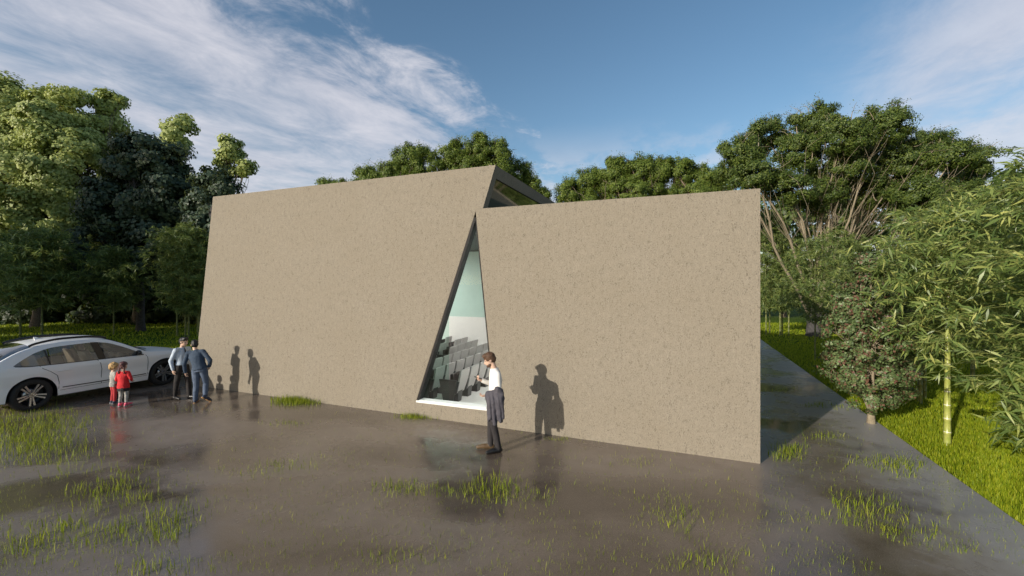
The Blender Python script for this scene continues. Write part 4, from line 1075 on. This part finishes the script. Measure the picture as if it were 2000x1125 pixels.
def person(loc, yaw, H, label, J=None, head=1.0, lean=(0, 0), skinm=None, top=None, bottom=None, shoe=None, shoe_r=None, hair=None, hairfn=None, curl=(.8, .8), group=None,
           torso=1.0, loose=1.0, top_low=.50, sleeve=.93, skirt=None, toes=None, look=(0, 0), heel=(0, 0), sole=None, leg_w=1.0, bot_low=.055):
    """local frame: faces +Y, right hand on +X; joints are in units of the standing height"""
    root = empty('person', loc, yaw); tag(root, label, 'person', group)
    j = dict(pel=(0, 0, .53), waist=(0, 0, .62), chest=(0, .005, .73), neck=(0, -.005, .835), head=(0, .012, .928),
             shR=(.105, 0, .805), shL=(-.105, 0, .805), elR=(.135, -.02, .63), elL=(-.135, -.02, .63), wrR=(.14, .03, .49), wrL=(-.14, .03, .49),
             hipR=(.05, 0, .52), hipL=(-.05, 0, .52), knR=(.055, .01, .285), knL=(-.055, .01, .285), anR=(.06, -.01, .045), anL=(-.06, -.01, .045))
    j.update(J or {})
    j = {k: Vector(v)*H for k, v in j.items()}
    h = H
    across = (j['shR']-j['shL']).normalized()
    hacross = (j['hipR']-j['hipL']).normalized()
    hs = head*h
    toe = {}
    for s in 'RL':
        d = Vector((toes or {}).get(s, (.02 if s == 'R' else -.02, .13, -.022)))
        toe[s] = j['an'+s]+d*h
    # ---- body: one surface
    bm = bmesh.new()
    hc = j['head']; rotm = Matrix.Rotation(look[0], 3, 'Z') @ Matrix.Rotation(look[1], 3, 'X')
    V3 = lambda x, y, z: hc+rotm @ (Vector((x, y, z))*hs)
    ellip(bm, V3(0, -.004, .016), (.044*hs, .055*hs, .054*hs), rotm)
    ellip(bm, V3(0, .012, -.020), (.034*hs, .042*hs, .046*hs), rotm)
    ellip(bm, V3(0, .036, -.047), (.018*hs, .016*hs, .014*hs), rotm)       # chin
    capsule(bm, V3(0, .050, .006), V3(0, .062, -.016), .005*hs, .0085*hs, 8)    # nose
    capsule(bm, V3(-.022, .043, .016), V3(.022, .043, .016), .008*hs, .008*hs, 8)  # brow
    capsule(bm, V3(-.010, .050, -.031), V3(.010, .050, -.031), .006*hs, .006*hs, 8)  # lips
    for s in (1, -1): ellip(bm, V3(s*.045, -.006, -.002), (.006*hs, .013*hs, .019*hs), rotm, 10)
    capsule(bm, j['neck']-Vector((0, 0, .01*h)), V3(0, -.010, -.035), .033*h*head**.5, .030*h*head**.5)
    loft(bm, [(j['pel'], .082*h, .058*h, hacross), (j['waist'], .070*h, .050*h, hacross), (j['chest'], .085*h, .058*h, across), (j['neck']-Vector((0, 0, .02*h)), .055*h, .036*h, across)])
    capsule(bm, j['shL'], j['shR'], .030*h, .030*h)
    for s, sg in (('R', 1), ('L', -1)):
        capsule(bm, j['sh'+s], j['el'+s], .029*h, .022*h); capsule(bm, j['el'+s], j['wr'+s], .022*h, .0150*h)
        capsule(bm, j['hip'+s], j['kn'+s], .046*h, .030*h); capsule(bm, j['kn'+s], j['an'+s], .031*h, .020*h)
        capsule(bm, j['an'+s]+Vector((0, 0, -.015*h)), toe[s], .022*h, .014*h)
        # hand: palm, four fingers, thumb
        fd = (j['wr'+s]-j['el'+s]).normalized()
        cu = curl[0] if s == 'R' else curl[1]
        side = across if abs(fd.dot(across)) < .8 else Vector((0, 1, 0))
        pn = fd.cross(side).normalized()                       # palm normal
        inward = -across*sg
        if abs(fd.z) > .7:                                     # arm hangs: palm faces the thigh, thumb forward
            pn = (inward-fd*inward.dot(fd)).normalized(); side = fd.cross(pn).normalized()
            if side.y < 0: side = -side
        else:
            pn = (Vector((0, 0, 1))-fd*fd.z).normalized()      # forearm level: palm up
            side = fd.cross(pn).normalized()
            if side.dot(across*sg) < 0: side = -side
        w0 = j['wr'+s]; pc = w0+fd*.030*h
        capsule(bm, w0, pc+side*.009*h, .013*h, .0125*h); capsule(bm, w0, pc-side*.009*h, .013*h, .0125*h); capsule(bm, w0+fd*.01*h, pc+fd*.012*h, .013*h, .013*h)
        for k in range(4):
            b0 = pc+fd*.014*h+side*(.0165-.011*k)*h; ln = (.040, .046, .042, .033)[k]*h
            d1 = (fd*math.cos(cu*.6)+pn*math.sin(cu*.6)).normalized(); d2 = (fd*math.cos(cu*1.5)+pn*math.sin(cu*1.5)).normalized()
            m1 = b0+d1*ln*.5; capsule(bm, b0, m1, .0056*h, .0052*h, 8, 2); capsule(bm, m1, m1+d2*ln*.5, .0052*h, .0044*h, 8, 2)
        tb = w0+fd*.016*h+side*.014*h; tm = tb+(fd*.6+side*.7+pn*.3).normalized()*.024*h
        capsule(bm, tb, tm, .0070*h, .0060*h, 8, 2); capsule(bm, tm, tm+(fd*.9+pn*.4).normalized()*.020*h, .0060*h, .0050*h, 8, 2)
    skin('body', bm, skinm or M_SKIN, root, .0046*h, 3)
    for s in (1, -1):
        bm = bmesh.new(); ellip(bm, V3(s*.018, .0445, .004), (.0055*hs, .004*hs, .0038*hs), rotm, 8); obj('eye', bm, M_EYE, root, True)
    # ---- top garment
    lf = loose
    if top:
        bm = bmesh.new()
        lowc = j['pel'].lerp(j['waist'], (top_low*h-j['pel'].z)/(j['waist'].z-j['pel'].z))
        loft(bm, [(lowc, .100*h*torso*lf, .074*h*torso*lf, hacross)]+([(j['pel'], .098*h*torso*lf, .072*h*torso*lf, hacross)] if lowc.z < j['pel'].z-.02*h else [])+[(j['waist'], .086*h*torso*lf, .065*h*torso*lf, hacross), (j['chest'], .100*h*torso, .070*h*torso*lf, across), (j['chest'].lerp(j['neck'], .6), .094*h*torso, .056*h, across), (j['neck']+Vector((0, 0, .004*h)), .042*h, .040*h, across)])
        capsule(bm, j['shL'], j['shR'], .037*h, .037*h)
        for s in 'RL':
            we = j['el'+s].lerp(j['wr'+s], sleeve)
            capsule(bm, j['sh'+s], j['el'+s], .037*h, .031*h*lf); capsule(bm, j['el'+s], we, .031*h*lf, .0235*h*lf)
        skin('shirt' if top[1] is None else top[1], bm, top[0], root, .0062*h, 4, .0055*h, 13/h)
    if bottom:
        bm = bmesh.new()
        loft(bm, [(j['pel']-Vector((0, 0, .035*h)), .088*h*torso, .066*h*torso, hacross), (j['pel'], .092*h*torso, .066*h*torso, hacross), (j['pel'].lerp(j['waist'], .6), .080*h*torso, .060*h*torso, hacross)])
        for s in 'RL':
            an = j['kn'+s].lerp(j['an'+s], 1-(bot_low-.055)/.23)
            capsule(bm, j['hip'+s], j['kn'+s], .056*h*leg_w, .040*h*leg_w); capsule(bm, j['kn'+s], an+Vector((0, 0, .0)), .040*h*leg_w, .031*h*leg_w)
        skin(bottom[1] if len(bottom) > 1 else 'trousers', bm, bottom[0], root, .0062*h, 4, .0050*h, 12/h)
    if skirt:
        bm = bmesh.new()
        zz = lambda z: Vector((j['pel'].x, j['pel'].y, z*h))
        loft(bm, [(zz(skirt[1]), .112*h, .092*h, hacross), (zz(skirt[1]+.06), .104*h, .084*h, hacross), (j['pel'], .085*h, .066*h, hacross)])
        skin('skirt', bm, skirt[0], root, .008*h, 3, .008*h, 16/h)
    for s in 'RL':
        bm = bmesh.new(); an = j['an'+s]; t_ = toe[s]; d = (t_-an); d.z = 0; d = d.normalized() if d.length > .02 else Vector((0, 1, 0))
        foot = (t_-an)
        hl = an+Vector((0, 0, -.018*h))-d*.020*h if not heel[0 if s == 'R' else 1] else an-foot.normalized()*.01*h-d*.018*h
        capsule(bm, hl, an.lerp(t_, .55)+Vector((0, 0, -.004*h)), .027*h, .027*h); capsule(bm, an.lerp(t_, .5)+Vector((0, 0, -.002*h)), t_, .027*h, .020*h); capsule(bm, an+Vector((0, 0, .012*h)), an, .030*h, .028*h)
        mm = shoe if s == 'R' or not shoe_r else shoe_r
        o = skin('shoe', bm, mm, root, .006*h, 3)
        # flatten the sole
        me = o.data
        if not heel[0 if s == 'R' else 1]:
            for v in me.vertices: v.co.z = max(v.co.z, .004)
        if sole:
            bm = bmesh.new(); up = Vector((0, 0, 1))
            if heel[0 if s == 'R' else 1]: up = (Vector((0, 0, 1))-foot.normalized()*foot.normalized().z).normalized()
            a_ = hl-up*.022*h; b_ = t_-up*.017*h
            rt = d.cross(up).normalized()
            for k, (c, wd) in enumerate(((a_, .024), (a_.lerp(b_, .5), .024), (b_, .021))):
                ellip(bm, c, (.034*h if k != 1 else .05*h, wd*h, .008*h), Matrix((d, rt, up)).transposed() if not heel[0 if s == 'R' else 1] else Matrix((foot.normalized(), rt, up)).transposed())
            so_ = skin('sole', bm, sole, o, .006*h, 2)
            if not heel[0 if s == 'R' else 1]:
                for v in so_.data.vertices: v.co.z = max(v.co.z, .002)
    # ---- hair
    bm = bmesh.new()
    hairfn(bm, V3, rotm, hs)
    skin('hair', bm, hair, root, .006*h, 2, .006*hs, 40/hs)
    return root, j, V3
def short_hair(bm, V3, rm, hs, tuft=True):
    ellip(bm, V3(0, -.008, .032), (.050*hs, .060*hs, .049*hs), rm); ellip(bm, V3(0, -.030, .005), (.046*hs, .038*hs, .05*hs), rm)
    for s in (1, -1): ellip(bm, V3(s*.036, -.008, .012), (.014*hs, .026*hs, .034*hs), rm, 10)
    if tuft:
        for x in (-.02, 0, .02): ellip(bm, V3(x, .026, .056), (.025*hs, .032*hs, .024*hs), rm, 10)
M_HBROWN = textured('brown_hair', (.060, .030, .016), (.13, .068, .036), 60, .6, .6, bscale=90, dist=.01)
M_HBLACK = textured('black_hair', (.006, .006, .007), (.016, .015, .016), 60, .5, .6, bscale=90, dist=.01)
M_HBLOND = textured('blond_hair', (.34, .20, .07), (.52, .34, .14), 60, .6, .6, bscale=90, dist=.01)
M_HRED = textured('dark_red_hair', (.055, .014, .014), (.10, .028, .026), 60, .5, .6, bscale=90, dist=.01)
M_WSHIRT = fabric('white_shirt_cloth', (.74, .72, .68), (.80, .78, .74))
M_BSHIRT = fabric('pale_blue_shirt_cloth', (.44, .52, .62), (.52, .60, .70))
M_DTROUS = fabric('charcoal_trouser_cloth', (.018, .016, .017), (.030, .026, .028))
M_BTROUS = fabric('black_trouser_cloth', (.014, .012, .012), (.026, .022, .021))
M_JACKET = fabric('plum_grey_jacket_cloth', (.054, .050, .062), (.082, .077, .092))
M_NAVY = fabric('blue_jacket_cloth', (.028, .048, .080), (.044, .070, .112))
M_JEANS = fabric('blue_jeans_cloth', (.045, .070, .120), (.11, .145, .21), 8)
M_REDC = fabric('red_coat_cloth', (.50, .012, .018), (.62, .02, .028))
M_REDT = fabric('red_trouser_cloth', (.38, .03, .035), (.50, .045, .05))
M_CHECK = fabric('grey_patterned_cloth', (.16, .15, .14), (.52, .50, .46), 55)
M_BLACKC = fabric('black_cloth', (.010, .010, .011), (.02, .02, .021))
M_STRIPE = striped('striped_legging', (.62, .60, .56), (.03, .03, .03), .032)
M_SHBROWN = material('brown_leather', (.11, .07, .035), .4); M_SHBLACK = material('black_leather', (.015, .014, .014), .35)
M_SHPINK = material('pink_shoe', (.72, .10, .18), .5); M_SHNAVY = material('navy_shoe', (.03, .04, .07), .6); M_SOLEW = material('white_rubber', (.7, .7, .68), .6); M_SOLET = material('tan_rubber', (.52, .30, .13), .6)

# man with a phone in front of the window
p = G(966, 880)
m1, J1, V1 = person(p, R(95), 1.87, 'bearded man in a white shirt looking at his phone in front of the triangular window', dict(
    head=(0, .050, .925), neck=(0, .004, .838), chest=(0, -.012, .73), waist=(0, -.005, .62),
    elR=(.12, .005, .645), wrR=(.055, .130, .705), elL=(-.142, -.035, .63), wrL=(-.105, .085, .595),
    shR=(.10, -.01, .80), shL=(-.112, -.025, .80), knR=(.05, .035, .29), anR=(.05, .04, .045), knL=(-.055, .015, .285), anL=(-.055, -.035, .045)), look=(0, -.42),
    skinm=M_SKINP, top=(M_WSHIRT, 'shirt'), bottom=(M_DTROUS, 'trousers'), shoe=M_SHBROWN, shoe_r=M_SHBLACK, hair=M_HBROWN, hairfn=short_hair, curl=(1.2, 1.1), torso=.98, toes=dict(L=(-.05, .115, -.022), R=(.0, .13, -.022)), loose=.97)
bm = bmesh.new(); hs = 1.87
ellip(bm, V1(0, .030, -.048), (.030*hs, .026*hs, .022*hs), Matrix.Rotation(-.42, 3, 'X')); ellip(bm, V1(0, .016, -.040), (.0345*hs, .028*hs, .026*hs), Matrix.Rotation(-.42, 3, 'X'))
skin('beard', bm, M_HBROWN, m1, .008, 2, .004, 40)
# phone in the right hand
wr = J1['wrR']; fdv = (J1['wrR']-J1['elR']).normalized()
pc = wr+fdv*.085+Vector((0, 0, .028))
bm = bmesh.new(); box(bm, -.037, .037, -.075, .075, -.005, .005); bevel(bm, .004, 2)
ph = obj('phone', bm, M_TRIM)
Mw = Matrix.Translation(p) @ Matrix.Rotation(R(95), 4, 'Z')
ph.matrix_world = Mw @ Matrix.Translation(pc) @ Matrix.Rotation(.30, 4, 'X')
tag(ph, 'dark phone held in the hand of the man in the white shirt', 'phone')
# jacket folded over the left forearm
bm = bmesh.new(); hh = 1.87
fe, fw_ = J1['elL'], J1['wrL']
for k in range(11):
    t = k/10; c = fe.lerp(fw_, -.10+.98*t)+Vector((-.012, 0, .018))
    fl = .030*math.sin(k*1.9)
    lo_ = (.52+.05*math.sin(k*1.3)-.10*abs(t-.35))*1.0; li_ = .38+.05*math.cos(k*1.7)
    capsule(bm, c, c+Vector((-.055+fl, -.005, -.12)), .056, .040, 8, 3); capsule(bm, c+Vector((-.055+fl, -.005, -.12)), c+Vector((-.060+fl*1.4, -.01-.05*(1-t), -lo_)), .040, .030, 8, 3)
    capsule(bm, c, c+Vector((.050, .0, -.12)), .050, .036, 8, 3); capsule(bm, c+Vector((.05, 0, -.12)), c+Vector((.045-fl, -.03, -li_)), .036, .026, 8, 3)
for q in (-.05, 0, .04):
    capsule(bm, fe+Vector((q, -.04, -.02)), fe+Vector((q*1.4, -.07, -.44-q)), .050, .034, 8, 3)
capsule(bm, fe+Vector((-.03, .02, .06)), fe+Vector((-.03, -.06, -.10)), .058, .05, 8, 3)
jk = skin('suit_jacket', bm, M_JACKET, None, .010, 4, .014, 9)
jk.matrix_world = Mw
tag(jk, 'plum grey jacket draped over the forearm of the man with the phone', 'jacket')

# the two talking men by the corner of the hall
p = G(356, 779)
m2, J2, V2 = person(p, R(-105), 1.69, 'man in a pale blue shirt and dark tie facing the man in the blue jacket', dict(
    head=(0, .03, .928), elR=(.135, -.06, .64), wrR=(.125, -.03, .49), elL=(-.14, -.02, .64), wrL=(-.12, .10, .56),
    knR=(.055, -.045, .285), anR=(.06, -.085, .045), knL=(-.055, .055, .285), anL=(-.06, .075, .045)), look=(.25, -.08), skinm=M_SKINP,
    top=(M_BSHIRT, 'shirt'), bottom=(M_BTROUS, 'trousers'), shoe=M_SHBLACK, hair=M_HBLACK, hairfn=short_hair, curl=(.5, .9), top_low=.56)
bm = bmesh.new(); H2 = 1.69
capsule(bm, J2['neck']+Vector((0, .052*H2, -.004)), J2['chest']+Vector((0, .074*H2, .03)), .012, .020, 8, 2); capsule(bm, J2['chest']+Vector((0, .074*H2, .03)), J2['waist']+Vector((0, .068*H2, .02)), .020, .026, 8, 2)
skin('tie', bm, M_BLACKC, m2, .006, 2)
p = G(390, 786)
m3, J3, V3_ = person(p, R(14), 1.69, 'man in a blue jacket and jeans seen from behind, one hand on his hip', dict(
    pel=(0, 0, .525), waist=(-.02, .015, .61), chest=(-.06, .04, .715), neck=(-.085, .062, .822), head=(-.105, .085, .905), shR=(.03, .045, .80), shL=(-.185, .05, .775),
    elR=(.145, .0, .655), wrR=(.115, .05, .555), elL=(-.215, .01, .61), wrL=(-.215, .05, .475),
    knR=(.065, .05, .29), anR=(.10, -.055, .10), knL=(-.055, .015, .28), anL=(-.06, .0, .045)), look=(.5, -.1), skinm=M_SKINP,
    top=(M_NAVY, 'jacket'), bottom=(M_JEANS, 'jeans'), shoe=M_SHNAVY, hair=M_HBLACK, hairfn=lambda *a: short_hair(*a, tuft=False), curl=(.9, .6), toes=dict(R=(.045, .075, -.078)), heel=(1, 0), sole=M_SOLET, torso=1.05, top_low=.515, leg_w=1.08, loose=1.04)
# the two children
KJ = dict(pel=(0, 0, .47), waist=(0, 0, .56), chest=(0, .005, .66), neck=(0, -.003, .765), head=(0, .008, .885), shR=(.098, 0, .735), shL=(-.098, 0, .735), elR=(.125, .0, .59), elL=(-.125, .0, .59), wrR=(.09, .09, .54), wrL=(-.09, .09, .54),
          hipR=(.052, 0, .46), hipL=(-.052, 0, .46), knR=(.058, .01, .25), knL=(-.058, .01, .25), anR=(.062, -.01, .05), anL=(-.062, -.01, .05))
def bob(bm, V3, rm, hs):
    ellip(bm, V3(0, -.008, .024), (.060*hs, .066*hs, .056*hs), rm); ellip(bm, V3(0, -.028, -.012), (.056*hs, .044*hs, .046*hs), rm)
    for s in (1, -1): ellip(bm, V3(s*.038, .008, .006), (.020*hs, .036*hs, .040*hs), rm, 10)
def braids(bm, V3, rm, hs):
    ellip(bm, V3(0, -.010, .024), (.050*hs, .058*hs, .052*hs), rm); ellip(bm, V3(0, -.026, -.002), (.046*hs, .040*hs, .048*hs), rm)
    for s in (1, -1):
        for k in range(6): ellip(bm, V3(s*(.036+.002*k), -.044-.001*k, -.030-.017*k), (.0125*hs, .0125*hs, .0135*hs), rm, 8)
p = G(222, 788)
person(p, R(-28), 1.10, 'blond child in a grey patterned top and red trousers standing by the car', KJ, head=1.42, look=(-.75, 0), skinm=M_SKINP, top=(M_CHECK, 'shirt'), bottom=(M_REDT, 'trousers'), shoe=M_SHNAVY, sole=M_SOLEW,
       hair=M_HBLOND, hairfn=bob, top_low=.415, torso=1.04, loose=1.02, bot_low=.075)
p = G(241, 793)
k2 = dict(KJ); k2.update(wrR=(.12, .075, .54), wrL=(-.10, .08, .50), elR=(.15, .0, .60), elL=(-.135, -.01, .585))
person(p, R(6), 1.18, 'girl in a red coat with two dark braids and striped leggings standing by the car', k2, head=1.30, skinm=M_SKINP, top=(M_REDC, 'coat'), bottom=(M_STRIPE, 'leggings'), shoe=M_SHPINK, sole=M_SOLEW,
       hair=M_HRED, hairfn=braids, top_low=.40, torso=1.10, loose=1.06, sleeve=.75, skirt=(M_BLACKC, .34), bot_low=.10, leg_w=.95)
